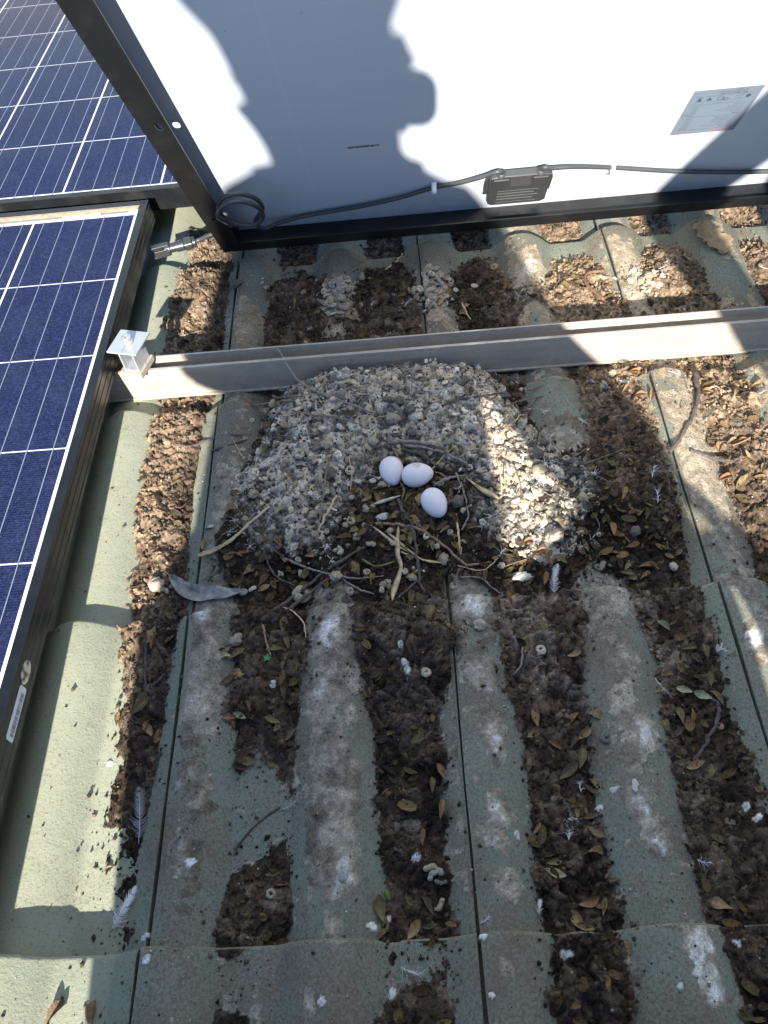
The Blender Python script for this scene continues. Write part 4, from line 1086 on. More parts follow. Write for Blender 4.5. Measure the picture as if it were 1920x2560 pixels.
for i, (x, y, a, l, c) in enumerate(LEAVES):
    s = l * .00108; q = RNG.randint(8); o = link('dry_leaf', LM[c][q]); z = zone(x, y); shp = LSH[LM[c][q].name]; sz = 'tiny' if l < 13.5 else ('small' if l < 16.5 else 'larger')
    o.location = (x, y, surf_max(x, y, .002) - .0006); o.scale = (s, s * RNG.uniform(.85, 1.2), s)
    o.rotation_euler = Euler((RNG.normal() * .3, RNG.normal() * .18, math.radians(a)))
    tag(o, '%s %s dry %s leaf %s' % (sz, shp, LN[c], z), 'leaf', 'dry leaves ' + z)
for i, (P, r, m) in enumerate(LOOSE_TWIGS):
    b = np.mean(P, 0); b = np.array([b[0], b[1], surf(*b)]); o = link('twig', twig_mesh(P, r * .00095, b, 500 + i), None, WOOD[m]); o.location = b
    L = sum(math.dist(P[k], P[k + 1]) for k in range(len(P) - 1))
    tag(o, '%s %s %s twig lying %s' % ('long' if L > .07 else 'short', 'thick' if r > 1.8 else 'thin', {'dark': 'dark brown', 'grey': 'grey', 'red': 'reddish', 'straw': 'straw coloured', 'brown': 'brown'}[m], zone(b[0], b[1])), 'twig', 'loose twigs on the roof')
o_b = np.mean(RUST, 0); o_b = np.array([o_b[0], o_b[1], surf(*o_b)])
Q = lay(RUST, .0022, 1.) - o_b; V, F = tube(Q, .0023 * (1 + .1 * np.sin(np.arange(len(Q)) * 2.)), 10)
o = link('rusty_hook', mesh_np('rusty_hook', np.array(V), F), None, plain('rust', (.17, .085, .05), .85, var=.5, scale=400, bump=.8)); o.location = o_b
tag(o, 'bent rusty brown hook of wire on the soil beyond the rail', 'wire hook')
# droppings that lie singly
for i, (x, y, s, k) in enumerate(DROPPINGS):
    pick = [q for q in PEL if q[4] == (k if k in ('coil', 'worm') else ('lump', 'clump')[i % 2])]; q = pick[RNG.randint(len(pick))]; me = q[0]
    if k == 'shell':
        v, f, cc = pellet('shell', 300 + i, (.66, .64, .58)); me = mesh_np('dropping', v, f, np.clip(cc, 0, 1)); me.materials.append(M_DROP)
    o = link('dropping', me); sc = s * .00098; o.scale = (sc, sc, sc); o.location = (x, y, surf_max(x, y, .002) + sc * .06); o.rotation_euler = Euler((RNG.normal() * .25, RNG.normal() * .25, RNG.uniform(0, 6.28)))
    z = zone(x, y); tag(o, '%s%s dropping %s' % ('small ' if s < 11 else ('' if s < 14 else 'large '), {'coil': 'curled ring shaped grey', 'lump': 'lumpy dry grey', 'shell': 'flat white chip of', 'worm': 'long dark grey worm shaped'}[k], z), 'dropping', 'single droppings ' + z)

# whitish heaps of droppings on the rolls beyond the rail
for i, (x0, y0, rx, ry) in enumerate(HEAPS):
    b = Vector((x0, y0, surf(x0, y0))); hp = tag(empty('dropping_heap', b), ('whitish heap of droppings on the tile roll third from the blue panel, beyond the rail', 'whitish heap of droppings and down beside the open joint beyond the rail', 'small chalky patch of droppings next to the rusty hook')[i], 'droppings')
    for k in range((46, 50, 24)[i]):
        r, a = math.sqrt(RNG.rand()), RNG.uniform(0, 6.28); x, y = x0 + rx * r * math.cos(a), y0 + ry * r * math.sin(a); s = RNG.uniform(.008, .017) * (1.15 - .4 * r); q = PEL[ORD[RNG.randint(2, 8)] + 8 * RNG.randint(5)]
        o = link('dropping', q[0], hp); o.location = Vector((x, y, surf(x, y) + s * RNG.uniform(-.1, .25) + .006 * (1 - r))) - b; o.scale = (s,) * 3; o.rotation_euler = Euler((RNG.normal() * .5, RNG.normal() * .5, RNG.uniform(0, 6.28)))

# feathers
M_FW = plain('white_feather', (.64, .64, .65), .75, var=.15, scale=40); M_FG = plain('grey_feather', (.19, .20, .225), .75, var=.3, scale=60); M_FD = plain('grey_down', (.36, .35, .35), .8, var=.2, scale=60)
M_QUILL = plain('quill', (.5, .47, .42), .5)
def strip(mb, P, w0, w1, side):
    n = len(P); V = []
    for k, q in enumerate(P):
        w = (w0 + (w1 - w0) * k / (n - 1)) * .5; V += [q - side * w, q + side * w]
    mb.add(V, [[2 * k, 2 * k + 1, 2 * k + 3, 2 * k + 2] for k in range(n - 1)])
for i, (A, B, wd, kind) in enumerate(FEATHERS):
    if kind == 'down' and i % 4 == 1: continue
    A = np.array([*A, 0.]); B = np.array([*B, 0.]); d = B - A; L = np.linalg.norm(d); d /= L; s = np.array([-d[1], d[0], 0]); R = np.random.RandomState(700 + i)
    if kind in ('down', 'greydown'): L = min(max(L, .010), .022)
    base = np.array([A[0], A[1], surf_max(A[0], A[1], .003) + .001]); 
    if .764 < A[1] < .808: base[2] = .049
    root = empty('feather', base); arc = R.uniform(-.25, .25) * (3.2 if kind in ('down', 'greydown') else 1); lift = R.uniform(.02, .10); tipz = surf_max(*(A + d * L)[:2], .003) + .0015 - base[2]
    def rach(f): return d * L * f + s * arc * L * f * (1 - f) + np.array([0, 0, lift * L * math.sin(math.pi * f) + tipz * f])
    mq = MB(); mq.tube([rach(f) for f in np.linspace(0, 1 if kind in ('white', 'grey') else .85, 9)], np.linspace(.00055, .00012, 9), 5); mq.build('quill', M_QUILL, root, True)
    mv = MB(); wd *= .0010
    if kind in ('white', 'grey'):
        for side in (-1, 1):
            for f in np.linspace(.10, .985, 46):
                if R.rand() < .05: continue
                fl = f < .38; w = wd * .5 * min(1, f * 5) * min(1, (1 - f) * 4 + .16) * (1.15 if fl else 1) * R.uniform(.85, 1.08); sl_ = .9 if fl else .55
                p0 = rach(f); e = s * side * math.sin(sl_ + .4) + d * math.cos(sl_ + .4); j = R.normal(size=3) * w * (.22 if fl else .05); j[2] = abs(j[2])
                P = [p0, p0 + e * w * .55 + j * .4 + np.array([0, 0, w * .10]), p0 + e * w + d * w * .35 + j]
                strip(mv, P, L * (.016 if fl else .026), L * .006, d)
        mv.build('vane', M_FW if kind == 'white' else M_FG, root)
    else:
        for q in range(20):
            f = R.uniform(.0, .85); p0 = rach(f); a = (1 if q % 2 else -1) * R.uniform(.2, .95) * (1 - .4 * f); e = d * math.cos(a) + s * math.sin(a); l = R.uniform(.18, .42) * L * (1.2 - .5 * f) + wd * .10; c = R.normal() * 1.5
            b2 = s * math.cos(a) - d * math.sin(a); up = np.array([0, 0, R.uniform(.0, .5)])
            P = [p0 + e * l * g + b2 * c * l * g * g + up * l * g * (1.2 - g) for g in (0, .35, .7, 1)]
            strip(mv, P, .00030, .00012, b2)
        mv.build('vane', M_FW if kind == 'down' else M_FD, root)
    z = zone(A[0], A[1]) if surf(A[0], A[1]) < .03 and not .764 < A[1] < .808 else ('caught in the slot of the rail' if A[1] > .764 else 'on the heaped nest rim')
    nm = {'white': 'white curved feather with full vane', 'grey': 'dark grey slate feather with full vane', 'down': 'wisp of fluffy white down', 'greydown': 'wispy grey down feather'}[kind]
    tag(root, '%s %s' % (nm, z), 'feather', 'feathers ' + z)

# larger leaves and a sprout
def big_leaf(name, P, wmax, mat, label, jag):
    b = np.array([P[0][0], P[0][1], surf(*P[0])]); Q = smooth_path([(x, y, surf_max(x, y, .006) + .0035) for x, y in P], 8); n = len(Q); V = []; m = 7; R = np.random.RandomState(len(name))
    for k, q in enumerate(Q):
        d = Q[min(k + 1, n - 1)] - Q[max(k - 1, 0)]; d /= np.linalg.norm(d); s = np.array([-d[1], d[0], 0]); s /= np.linalg.norm(s); f = k / (n - 1)
        w = wmax * .5 * math.sin(math.pi * min(1, f * (.92 if jag else 1)) ** .9) ** .8 + .0006
        for j in range(m):
            g = j / (m - 1) * 2 - 1; e = 1 + (R.uniform(-.3, .25) if jag and abs(g) > .9 else 0)
            V.append(q + s * g * w * e + np.array([0, 0, .28 * abs(g) * w + .0012 * math.sin(k * .9 + j)]) - b)
    V = np.array(V); F = [[k * m + j, k * m + j + 1, (k + 1) * m + j + 1, (k + 1) * m + j] for k in range(n - 1) for j in range(m - 1)]
    nb = len(V); V = np.concatenate([V, V - np.array([0, 0, .0004])]); F += [[nb + i for i in f[::-1]] for f in F]
    root = empty(name, b); link('leaf_blade', mesh_np('leaf_blade', V, F), root, mat)
    ST, FS = tube([np.array(Q[0]) - b + (np.array(Q[0]) - np.array(Q[2])) * 1.2, np.array(Q[0]) - b, np.array(Q[n // 2]) - b + np.array([0, 0, .0006]), np.array(Q[-1]) - b], [.0008, .0007, .0005, .0002], 6)
    link('midrib', mesh_np('midrib', np.array(ST), FS), root, mat); tag(root, label, 'leaf'); return root
big_leaf('long_leaf', GREYLEAF, .019, plain('grey_leaf', (.20, .19, .185), .6, var=.55, scale=110, bump=.6), 'long narrow silvery grey leaf lying at the tile edge below the nest', False)
big_leaf('broken_leaf', BIGLEAF, .038, plain('torn_leaf', (.27, .205, .12), .7, var=.3, scale=60, bump=.3), 'large torn tan leaf resting on a bare green tile roll', True)
sx0, sy0 = SPROUT; b = Vector((sx0, sy0, surf(sx0, sy0))); root = tag(empty('seedling', b), 'tiny bright green seedling sprouting in the second tile channel from the blue panel', 'seedling')
M_SPR = plain('sprout', (.06, .22, .07), .5); MB().tube([(0, 0, -.002), (.0005, 0, .003), (.001, .0005, .006)], [.0005, .0004, .0003], 6).build('stem', M_SPR, root, True)
for k in range(5):
    a = k * 1.35; mb = MB(); c_, s_ = math.cos(a), math.sin(a)
    mb.add([(x * c_ - y * s_ + .0008, x * s_ + y * c_, .0055 + z) for x, y, z in ((0, 0, 0), (.002, -.0014, .0012), (.0046, 0, .0008), (.002, .0014, .0012), (.002, 0, .0006))], [[0, 1, 4], [1, 2, 4], [2, 3, 4], [3, 0, 4]]); mb.build('leaflet', M_SPR, root)
# ------------------------------------------------------------------ mounting rail and clamp
t = NT('rail_aluminium'); co = t.coord(); mp = t.n('ShaderNodeMapping'); mp.inputs['Scale'].default_value = (3, 60, 60); t.l(co, mp.inputs[0])
n1 = t.noise(co, 16, 5, .6); n2 = t.noise(co, 90, 5, .7); n3 = t.noise(mp.outputs[0], 4, 3); sx = t.n('ShaderNodeSeparateXYZ'); t.l(co, sx.inputs[0])
low = t.band(sx.outputs['Z'], .024, .0)
dirt = t.math('MINIMUM', t.math('ADD', t.math('MULTIPLY', t.band(n1, .36, .70), .75), t.math('MULTIPLY', t.band(t.math('ADD', n2, t.math('MULTIPLY', low, .16)), .50, .78), .75)), 1.)
base = t.ramp(n3, [(.3, (.45, .41, .355)), (.7, (.58, .53, .46))])
c = t.mix(dirt, base, (.36, .30, .235)); c = t.mix(t.math('MULTIPLY', t.band(t.noise(co, 70, 5, .7), .62, .72), .5), c, (.15, .12, .10))
t.color(c); t.l(t.band(dirt, 0, 1, .45, .02), t.b.inputs['Metallic']); t.l(t.band(dirt, 0, 1, .38, .85), t.b.inputs['Roughness'])
t.l(t.bump(n2, .15, .0006), t.b.inputs['Normal']); M_RAIL = t.m
RX0, RX1 = -1.45, 1.30
rail = tag(empty('mounting_rail', (0, .788, .0)), 'dusty slotted aluminium mounting rail running across the tiles behind the nest', 'rail')
def rbox(name, y0, y1, z0, z1, mat=M_RAIL):
    o = MB().box(RX0, RX1, y0, y1, z0, z1).build(name, mat, rail, bevel=.0004); return o
rbox('front_wall', -.0150, -.0124, .0005, .0485); rbox('rear_wall', .0106, .0132, .0005, .0485)
rbox('slot_floor', -.0122, .0104, .0230, .0255); rbox('base_plate', -.0122, .0104, .0008, .0032)
rbox('foot_lip', -.0185, -.0152, .0002, .0030); rbox('front_slot_lip', -.0122, -.0104, .0458, .0483)
# grit caught in the slot
mb = MB(); R = np.random.RandomState(5)
for k in range(260):
    x = R.uniform(-.30, .55) if k % 3 else R.uniform(-.15, .1); s = R.uniform(.0012, .0046); sv, sf = octa[k % 6]; mb.add(sv * s * R.uniform(.7, 1.3, 3) + np.array([x, R.uniform(-.006, .006), .0255 + s * .4]), sf.tolist())
o = mb.build('slot_grit', plain('slot_grit', (.12, .09, .065), .95, var=.5, scale=200), rail); tag(o, kind='stuff')

M_CL = plain('clamp_aluminium', (.50, .52, .55), .42, .55, var=.08, scale=50); M_BOLT = plain('bolt_steel', (.66, .65, .63), .3, .85, var=.1)
cl = tag(empty('panel_clamp', (-.3575, .778, .0487)), 'square aluminium clamp with hex socket bolt on the rail beside the blue panel', 'clamp'); cl.rotation_euler = (0, 0, math.radians(-15))
MB().box(-.0205, .0205, -.0215, .0215, .0430, .0455).build('top_plate', M_CL, cl, bevel=.0006)
mb = MB(); mb.box(-.0105, -.0085, -.0150, .0150, .012, .0429); mb.box(.0085, .0105, -.0150, .0150, .012, .0429); mb.box(-.0105, .0105, -.0150, .0150, .0095, .0119); mb.build('channel_leg', M_CL, cl)
MB().box(-.017, .0135, -.0190, .0190, .0002, .0093).build('slide_block', M_RAIL, cl, bevel=.0008)
def lathe(mb, prof_, n, axis='z', off=(0, 0, 0)):
    V = []; m = len(prof_)
    for r, h in prof_:
        for k in range(n):
            a = 2 * math.pi * k / n; p = (r * math.cos(a), r * math.sin(a), h); V.append((p[0] + off[0], p[1] + off[1], p[2] + off[2]))
    F = [[i * n + k, i * n + (k + 1) % n, (i + 1) * n + (k + 1) % n, (i + 1) * n + k] for i in range(m - 1) for k in range(n)]
    F += [list(range(n))[::-1], [(m - 1) * n + k for k in range(n)]]; mb.add(V, F)
mb = MB(); lathe(mb, [(.0068, .0463), (.0070, .0470), (.0070, .0530), (.0064, .0540), (.0042, .0540), (.0038, .0500)], 6 * 4); b = mb.build('bolt', M_BOLT, cl, True); b.data.set_sharp_from_angle(angle=math.radians(35))
MB().tube([(0, 0, .012), (0, 0, .0429)], .004, 10).build('bolt_shank', M_BOLT, cl, True)
MB().box(-.0004, .0004, -.0212, -.0072, .0463, .0465).build('score_line', M_BOLT, cl)

# ------------------------------------------------------------------ solar panels
def frame_mat(name, base, rough):
    t = NT(name); co = t.coord(); n1 = t.noise(co, 24, 5, .65); n2 = t.noise(co, 420, 3, .7); n3 = t.noise(co, 70, 5, .7)
    c = t.mix(t.band(n1, .45, .80, 0., .12), base, (.085, .090, .095)); c = t.mix(t.math('MULTIPLY', t.band(n2, .70, .76), .8), c, (.45, .42, .38)); c = t.mix(t.math('MULTIPLY', t.band(n3, .66, .74), .14), c, (.30, .26, .21))
    t.color(c).set(Metallic=.35, Specular_IOR_Level=.5); t.l(t.band(n1, .3, .8, rough - .1, rough + .2), t.b.inputs['Roughness']); return t.m
M_FR = frame_mat('anodised_frame', (.012, .013, .015), .38)
t = NT('solar_cell'); co = t.coord(roof); v = t.vor(co, 420, out='Color'); n = t.noise(co, 700, 2); n5 = t.noise(co, 4, 3)
bw = t.n('ShaderNodeSeparateColor'); t.l(v, bw.inputs[0])
c = t.ramp(bw.outputs[0], [(0., (.007, .010, .036)), (.5, (.012, .017, .058)), (1., (.024, .032, .092))]); c = t.mix(t.math('MULTIPLY', t.band(n, .66, .74), .55), c, (.085, .10, .17))
wv = t.n('ShaderNodeTexWave', bands_direction='Y'); wv.inputs['Scale'].default_value = 98; t.l(co, wv.inputs['Vector']); c = t.mix(t.math('MULTIPLY', t.band(wv.outputs['Fac'], .8, .98), .16), c, (.12, .15, .24))
c = t.mix(t.math('MULTIPLY', t.band(n5, .5, .75), .25), c, (.030, .026, .034)); t.color(c).set(Roughness=.4, Specular_IOR_Level=.08); M_CELL = t.m
M_RIB = plain('ribbon', (.24, .275, .36), .5, .1, var=.06); M_WHITE = plain('white_backing', (.80, .81, .82), .55, var=.03, scale=20); M_GRAYR = plain('grey_ribbon', (.33, .34, .35), .5, .2, var=.1)
t = NT('panel_glass'); co = t.coord(roof); tr = t.n('ShaderNodeBsdfTransparent'); gl = t.n('ShaderNodeBsdfGlossy'); gl.inputs['Roughness'].default_value = .06; fr = t.n('ShaderNodeFresnel'); fr.inputs['IOR'].default_value = 1.07
mx = t.n('ShaderNodeMixShader'); t.l(fr.outputs[0], mx.inputs[0]); t.l(tr.outputs[0], mx.inputs[1]); t.l(gl.outputs[0], mx.inputs[2])
df = t.n('ShaderNodeBsdfDiffuse'); df.inputs[0].default_value = (.42, .40, .37, 1); mx2 = t.n('ShaderNodeMixShader')
dust = t.math('ADD', t.math('MULTIPLY', t.band(t.noise(co, 520, 3, .6), .70, .76), .7), t.math('MULTIPLY', t.band(t.noise(co, 14, 5), .40, .85), .03))
t.l(dust, mx2.inputs[0]); t.l(mx.outputs[0], mx2.inputs[1]); t.l(df.outputs[0], mx2.inputs[2]); t.l(mx2.outputs[0], t.out.inputs[0]); M_GLASS = t.m
M_DUST = plain('tan_dust', (.46, .34, .21), .95, var=.35, scale=120); M_STK = plain('sticker', (.62, .65, .74), .35, var=.04); M_INK = plain('ink', (.02, .022, .03), .6); M_PRINT = plain('barcode_ink', (.16, .17, .19), .6)

def side_profile(sgn):
    """frame section: x outward (0 = outer face), z up from the underside"""
    q = [(-.030, 0), (0, 0), (0, .0050), (-.0009, .0056), (-.0009, .0068), (0, .0074), (0, .0160), (-.0009, .0166), (-.0009, .0178), (0, .0184), (0, .0268), (-.0009, .0274), (-.0009, .0284), (0, .0290), (0, .0346), (-.0004, .0350), (-.0112, .0350), (-.0114, .0340), (-.0020, .0325), (-.0020, .0018), (-.030, .0018)]
    return q if sgn > 0 else [(-a, b) for a, b in q][::-1]
CELL = MB().box(-.0777, .0777, -.0781, .0781, -.0001, .0001)
def panel(label, x0, x1, y0, y1, z0, cx, cy, near):
    r = tag(empty('solar_panel', (x0, y0, z0)), label, 'solar panel', 'blue solar panels on the roof'); W = x1 - x0; L = y1 - y0
    for nm, sg, xx in (('a', 1, W), ('b', -1, 0)):
        MB().prism([(xx + a, b) for a, b in side_profile(sg)], 'y', 0, L).build('frame_side', M_FR, r)
    for sg, yy in ((1, L), (-1, 0)):
        MB().prism([(yy + a, b) for a, b in side_profile(sg)], 'x', .0021, W - .0021).build('frame_end', M_FR, r)
    MB().box(.0022, W - .0022, .0022, L - .0022, .0290, .0315).build('backing_sheet', M_WHITE, r)
    proto = None
    for i in range(6):
        for j in range(10):
            x = cx - x0 - .0795 - i * .1587; y = (cy - y0 + .0787 + j * .1585) if near else (cy - y0 - .0787 - j * .1585)
            if proto is None: o = proto = CELL.build('solar_cell', M_CELL, r)
            else: o = proto.copy(); COL.objects.link(o)
            o.location = (x, y, .0318)
        for k in range(5):
            x = cx - x0 - .0795 - i * .1587 + (k - 2) * .0313; ya, yb = (cy - y0 - .004, cy - y0 + 1.588) if near else (cy - y0 - 1.588, cy - y0 + .004)
            MB().box(x - .00055, x + .00055, ya, yb, .0320, .0322).build('busbar', M_RIB, r)
    ye = (cy - y0 - .0095) if near else (cy - y0 + .0095)
    for i in range(3):
        xa = cx - x0 - i * .3174 - .012; MB().box(xa - .292, xa, ye - .0032, ye + .0032, .0317, .0319).build('connecting_ribbon', M_GRAYR, r)
    g = MB().add([(.0022, .0022, .0333), (W - .0022, .0022, .0333), (W - .0022, L - .0022, .0333), (.0022, L - .0022, .0333)], [[0, 1, 2, 3]]).build('glass', M_GLASS, r)
    return r
def barcode(parent, name, o, ux, uy, L, H, n, seed, mat):
    """bars printed on a sticker: o corner, ux along, uy up (Vectors)"""
    R = random.Random(seed); mb = MB(); x = .08 * L; nz = ux.cross(uy).normalized() * .00015
    while x < .9 * L:
        w = R.choice((.008, .008, .014, .02)) * L; a = o + ux * x + uy * H * .22 + nz; b = a + ux * w; c_ = b + uy * H * .5; d = a + uy * H * .5
        mb.add([a, b, c_, d], [[0, 1, 2, 3]]); x += w + R.choice((.008, .012, .022)) * L
    return mb.build(name, mat, parent)
PA = panel('blue solar panel lying flat beside the nest, its edge along the green tiles', -1.382, -.390, -.5268, 1.1232, .0485, -.4055, 1.0905, False)
PB = panel('blue solar panel in the next row, beyond the end of the near panel', -1.1945, -.2025, 1.1520, 2.8020, .0485, -.2195, 1.1725, True)
w0 = Vector((-1.382, -.5268, .0485))
o = MB().box(.02, .9795, 1.6272, 1.6368, .0337, .0340).build('dust_line', M_DUST, PA)
q = MB().box(.862, .922, 1.6195, 1.6262, .0337, .0338).build('barcode_sticker', M_WHITE, PA); barcode(q, 'barcode', Vector((.862, 1.6195, .0338)), Vector((1, 0, 0)), Vector((0, 1, 0)), .060, .0067, 20, 3, M_PRINT)
# badge and sticker on the outer side face
def oval(mb, cx_, cy_, rx, ry, th, T, n=28):
    A = [(cx_ + rx * math.cos(2 * math.pi * k / n), cy_ + ry * math.sin(2 * math.pi * k / n)) for k in range(n)]
    mb.add([T(a, b, th) for a, b in A] + [T(a, b, 0) for a, b in A] + [T(cx_, cy_, th * 1.3)], [[k, (k + 1) % n, 2 * n] for k in range(n)] + [[k, n + k, n + (k + 1) % n, (k + 1) % n] for k in range(n)])
T = lambda a, b, h: (.992 + h, a, b)
t = NT('worn_foil'); co = t.coord(); n = t.noise(co, 120, 4); t.color(t.ramp(n, [(.35, (.10, .09, .08)), (.5, (.55, .53, .50)), (.7, (.70, .69, .67))])).set(Metallic=.6); t.l(t.band(n, .3, .7, .6, .25), t.b.inputs['Roughness'])
mb = MB(); oval(mb, .8655, .0195, .0125, .0078, .0006, T); mb.build('oval_badge', t.m, PA)
mb = MB(); c_ = [(.7990 + a, .0100 + b) for a, b in ((.002, 0), (.051, 0), (.053, .0015), (.053, .0110), (.051, .0125), (.002, .0125), (0, .0110), (0, .0015))]
mb.add([T(a, b, .0004) for a, b in c_] + [T(a, b, 0) for a, b in c_], [list(range(8))] + [[k, 8 + k, 8 + (k + 1) % 8, (k + 1) % 8] for k in range(8)]); q = mb.build('barcode_sticker', M_STK, PA)
barcode(q, 'barcode', Vector((.9925, .7990, .0090)), Vector((0, 1, 0)), Vector((0, 0, 1)), .053, .0125, 20, 8, M_PRINT)

# ------------------------------------------------------------------ the panel swung up to show its back
TILT = math.radians(56.3)
U = Vector((1, 0, 0)); VV = Vector((0, -math.cos(TILT), math.sin(TILT))); NN = U.cross(VV)
P0 = Vector((-.282, 1.066, .018))
PM = Matrix(((U.x, VV.x, NN.x, P0.x), (U.y, VV.y, NN.y, P0.y), (U.z, VV.z, NN.z, P0.z), (0, 0, 0, 1))); PMI = PM.inverted()
lp = tag(empty('raised_solar_panel'), 'solar panel swung up on its edge, showing its white back and black frame', 'solar panel'); lp.matrix_world = PM
PW, PL = .992, 1.65
t = NT('white_back_sheet'); co = t.coord(); n1 = t.noise(co, 7, 5); n2 = t.noise(co, 260, 3, .6); n3 = t.noise(co, 60, 5, .7); sx = t.n('ShaderNodeSeparateXYZ'); t.l(co, sx.inputs[0])
low = t.band(sx.outputs['Y'], .075, .02)
c = t.ramp(n1, [(.3, (.535, .58, .655)), (.7, (.565, .605, .675))]); cell_u = t.math('ABSOLUTE', t.math('SUBTRACT', t.math('FRACT', t.math('DIVIDE', sx.outputs['X'], .1587)), .5)); cell_v = t.math('ABSOLUTE', t.math('SUBTRACT', t.math('FRACT', t.math('DIVIDE', sx.outputs['Y'], .1585)), .5))
c = t.mix(t.math('MULTIPLY', t.math('MAXIMUM', t.band(cell_u, .488, .497), t.band(cell_v, .490, .498)), .10), c, (.80, .81, .82))
c = t.mix(t.math('MULTIPLY', low, t.band(n3, .35, .75, .12, .60)), c, (.42, .37, .30))
c = t.mix(t.math('MULTIPLY', t.math('GREATER_THAN', n2, .745), .8), c, (.06, .055, .05)); t.color(c).set(Roughness=.42, Specular_IOR_Level=.4); M_BACK = t.m
MB().box(.0021, PW - .0021, .0021, PL - .0021, -.0345, -.0330).build('back_sheet', M_BACK, lp)
MB().box(.0021, PW - .0021, .0021, PL - .0021, -.0352, -.0347).build('front_glass', M_CELL, lp)
def flange(name, u0, u1, v0, v1, slots, web):
    """a back flange with real slots, and the web standing behind it"""
    bm = bmesh.new(); ed = []
    def loop(pts):
        vs_ = [bm.verts.new((a, b, 0)) for a, b in pts]; ed.extend(bm.edges.new((vs_[k], vs_[(k + 1) % len(vs_)])) for k in range(len(vs_)))
    loop([(u0, v0), (u1, v0), (u1, v1), (u0, v1)])
    for (a, b, la, lb) in slots: loop([(a + la * math.copysign(abs(math.cos(x)) ** .7, math.cos(x)), b + lb * math.copysign(abs(math.sin(x)) ** .7, math.sin(x))) for x in np.linspace(0, 2 * math.pi, 20, endpoint=False)])
    bmesh.ops.triangle_fill(bm, edges=ed, use_beauty=True)
    ex = bmesh.ops.extrude_face_region(bm, geom=list(bm.faces)); bmesh.ops.translate(bm, verts=[g for g in ex['geom'] if isinstance(g, bmesh.types.BMVert)], vec=(0, 0, -.0018)); bmesh.ops.recalc_face_normals(bm, faces=bm.faces)
    me = bpy.data.meshes.new(name); bm.to_mesh(me); bm.free(); o = link(name, me, lp, M_FR)
    MB().box(*web, -.0350, -.0019).build('frame_web', M_FR, lp); return o
flange('frame_flange', 0, .031, 0, PL, [(.0205, .355, .0045, .0078), (.0165, .115, .004, .006), (.0205, .62, .0045, .0078), (.0205, 1.25, .0045, .0078)], (0, .0020, 0, PL))
flange('frame_flange', PW - .031, PW, 0, PL, [(PW - .0205, .355, .0045, .0078), (PW - .0205, 1.25, .0045, .0078)], (PW - .0020, PW, 0, PL))
flange('frame_flange', .0312, PW - .0312, 0, .0300, [], (.0022, PW - .0022, 0, .0020)); flange('frame_flange', .0312, PW - .0312, PL - .03, PL, [], (.0022, PW - .0022, PL - .0020, PL))
# junction box
M_JB = frame_mat('black_plastic', (.048, .050, .054), .5); M_CAB = frame_mat('cable_sheath', (.062, .064, .070), .5); M_TAPE = plain('white_tape', (.80, .80, .79), .45, var=.04); M_SIL = plain('silicone', (.78, .77, .73), .4)
JZ = -.0329
jb = MB().prism([(.4000, .060), (.4965, .060), (.4965, .096), (.4900, .112), (.4060, .112), (.4000, .100)], 'z', JZ, JZ + .006).build('junction_box', M_JB, lp, bevel=.001)
MB().prism([(.4120, .047), (.4830, .047), (.4900, .053), (.4900, .128), (.4700, .131), (.4240, .131), (.4060, .128), (.4060, .053)], 'z', JZ + .0061, JZ + .0175).build('box_lid', M_JB, jb, bevel=.0014)
MB().box(.4330, .4620, .104, .1312, JZ + .0176, JZ + .0180).build('lid_recess', plain('recess', (.05, .052, .056), .4), jb)
for gx_ in (.4200, .4740):
    mb = MB(); mb.prism([(gx_ + .0105 * math.cos(a), .128 + .0175 * math.sin(a)) for a in np.linspace(math.pi, 2 * math.pi, 12)], 'z', JZ + .0176, JZ + .0205); mb.build('gland', M_JB, jb, bevel=.0006)
    mb = MB(); mb.tube([(gx_, .116, JZ + .014), (gx_, .134, JZ + .012)], [.0068, .0060], 14); mb.build('gland_nut', M_JB, jb, True)
for k in range(5):
    vv = .0560 + k * .0085; MB().box(.4180, .4760 - .006 * (k % 2), vv, vv + (.0008 if k in (0, 4) else .0022), JZ + .0176, JZ + .0179).build('moulded_line', plain('moulded', (.10, .105, .11), .5) if k == 0 else bpy.data.materials['moulded'], jb)
mb = MB(); mb.tube(smooth_path([(.3992, .058, JZ + .001), (.3978, .078, JZ + .0018), (.3990, .095, JZ + .001), (.4020, .110, JZ + .001)], 5), .0022, 8); mb.build('silicone_bead', M_SIL, jb, True)
# cables, tapes, coil and plug
cn = -.0265
L1 = [(.4200, .134, -.0205), (.4140, .142, -.019), (.3960, .1300, -.020), (.3652, .1100, -.024), (.3289, .0930, cn - .002), (.2750, .0740, cn), (.2201, .0590, cn), (.1342, .0430, cn), (.0960, .0385, -.022), (.0740, .0420, -.014)]
coil = []
for k in range(19):
    a = -1.5 + k * 2 * math.pi / 10.5; coil.append((.0595 + .0295 * math.cos(a), .1365 + .0430 * math.sin(a), -.008 + .0010 * k))
tail_w = [(-.250, 1.060, .062), (-.286, 1.062, .055), (-.315, 1.048, .053)]
tail = [tuple(PMI @ Vector(q)) for q in tail_w]
MB().tube(smooth_path(L1 + [(.0660, .070, -.010)] + coil[1:] + tail, 5), .0031, 10).build('cable', M_CAB, lp, True)
L2 = [(.4740, .134, -.0205), (.4780, .142, -.019), (.4879, .136, -.020), (.5183, .1290, -.0225), (.5779, .1040, cn - .002), (.6794, .0780, cn), (.8128, .0530, cn), (.9700, .0480, cn)]
MB().tube(smooth_path(L2, 6), .0031, 10).build('cable', M_CAB, lp, True)
for uu, vv, h in ((.3289, .0930, .008), (.5779, .1000, .018)):
    MB().tube(smooth_path([(uu - .0005, vv - h, -.0328), (uu, vv - .0042, -.0280), (uu, vv, -.0222), (uu, vv + .0042, -.0275), (uu + .0005, vv + .008, -.0328)], 4), .0040, 6).build('cable_tape', M_TAPE, lp, True)
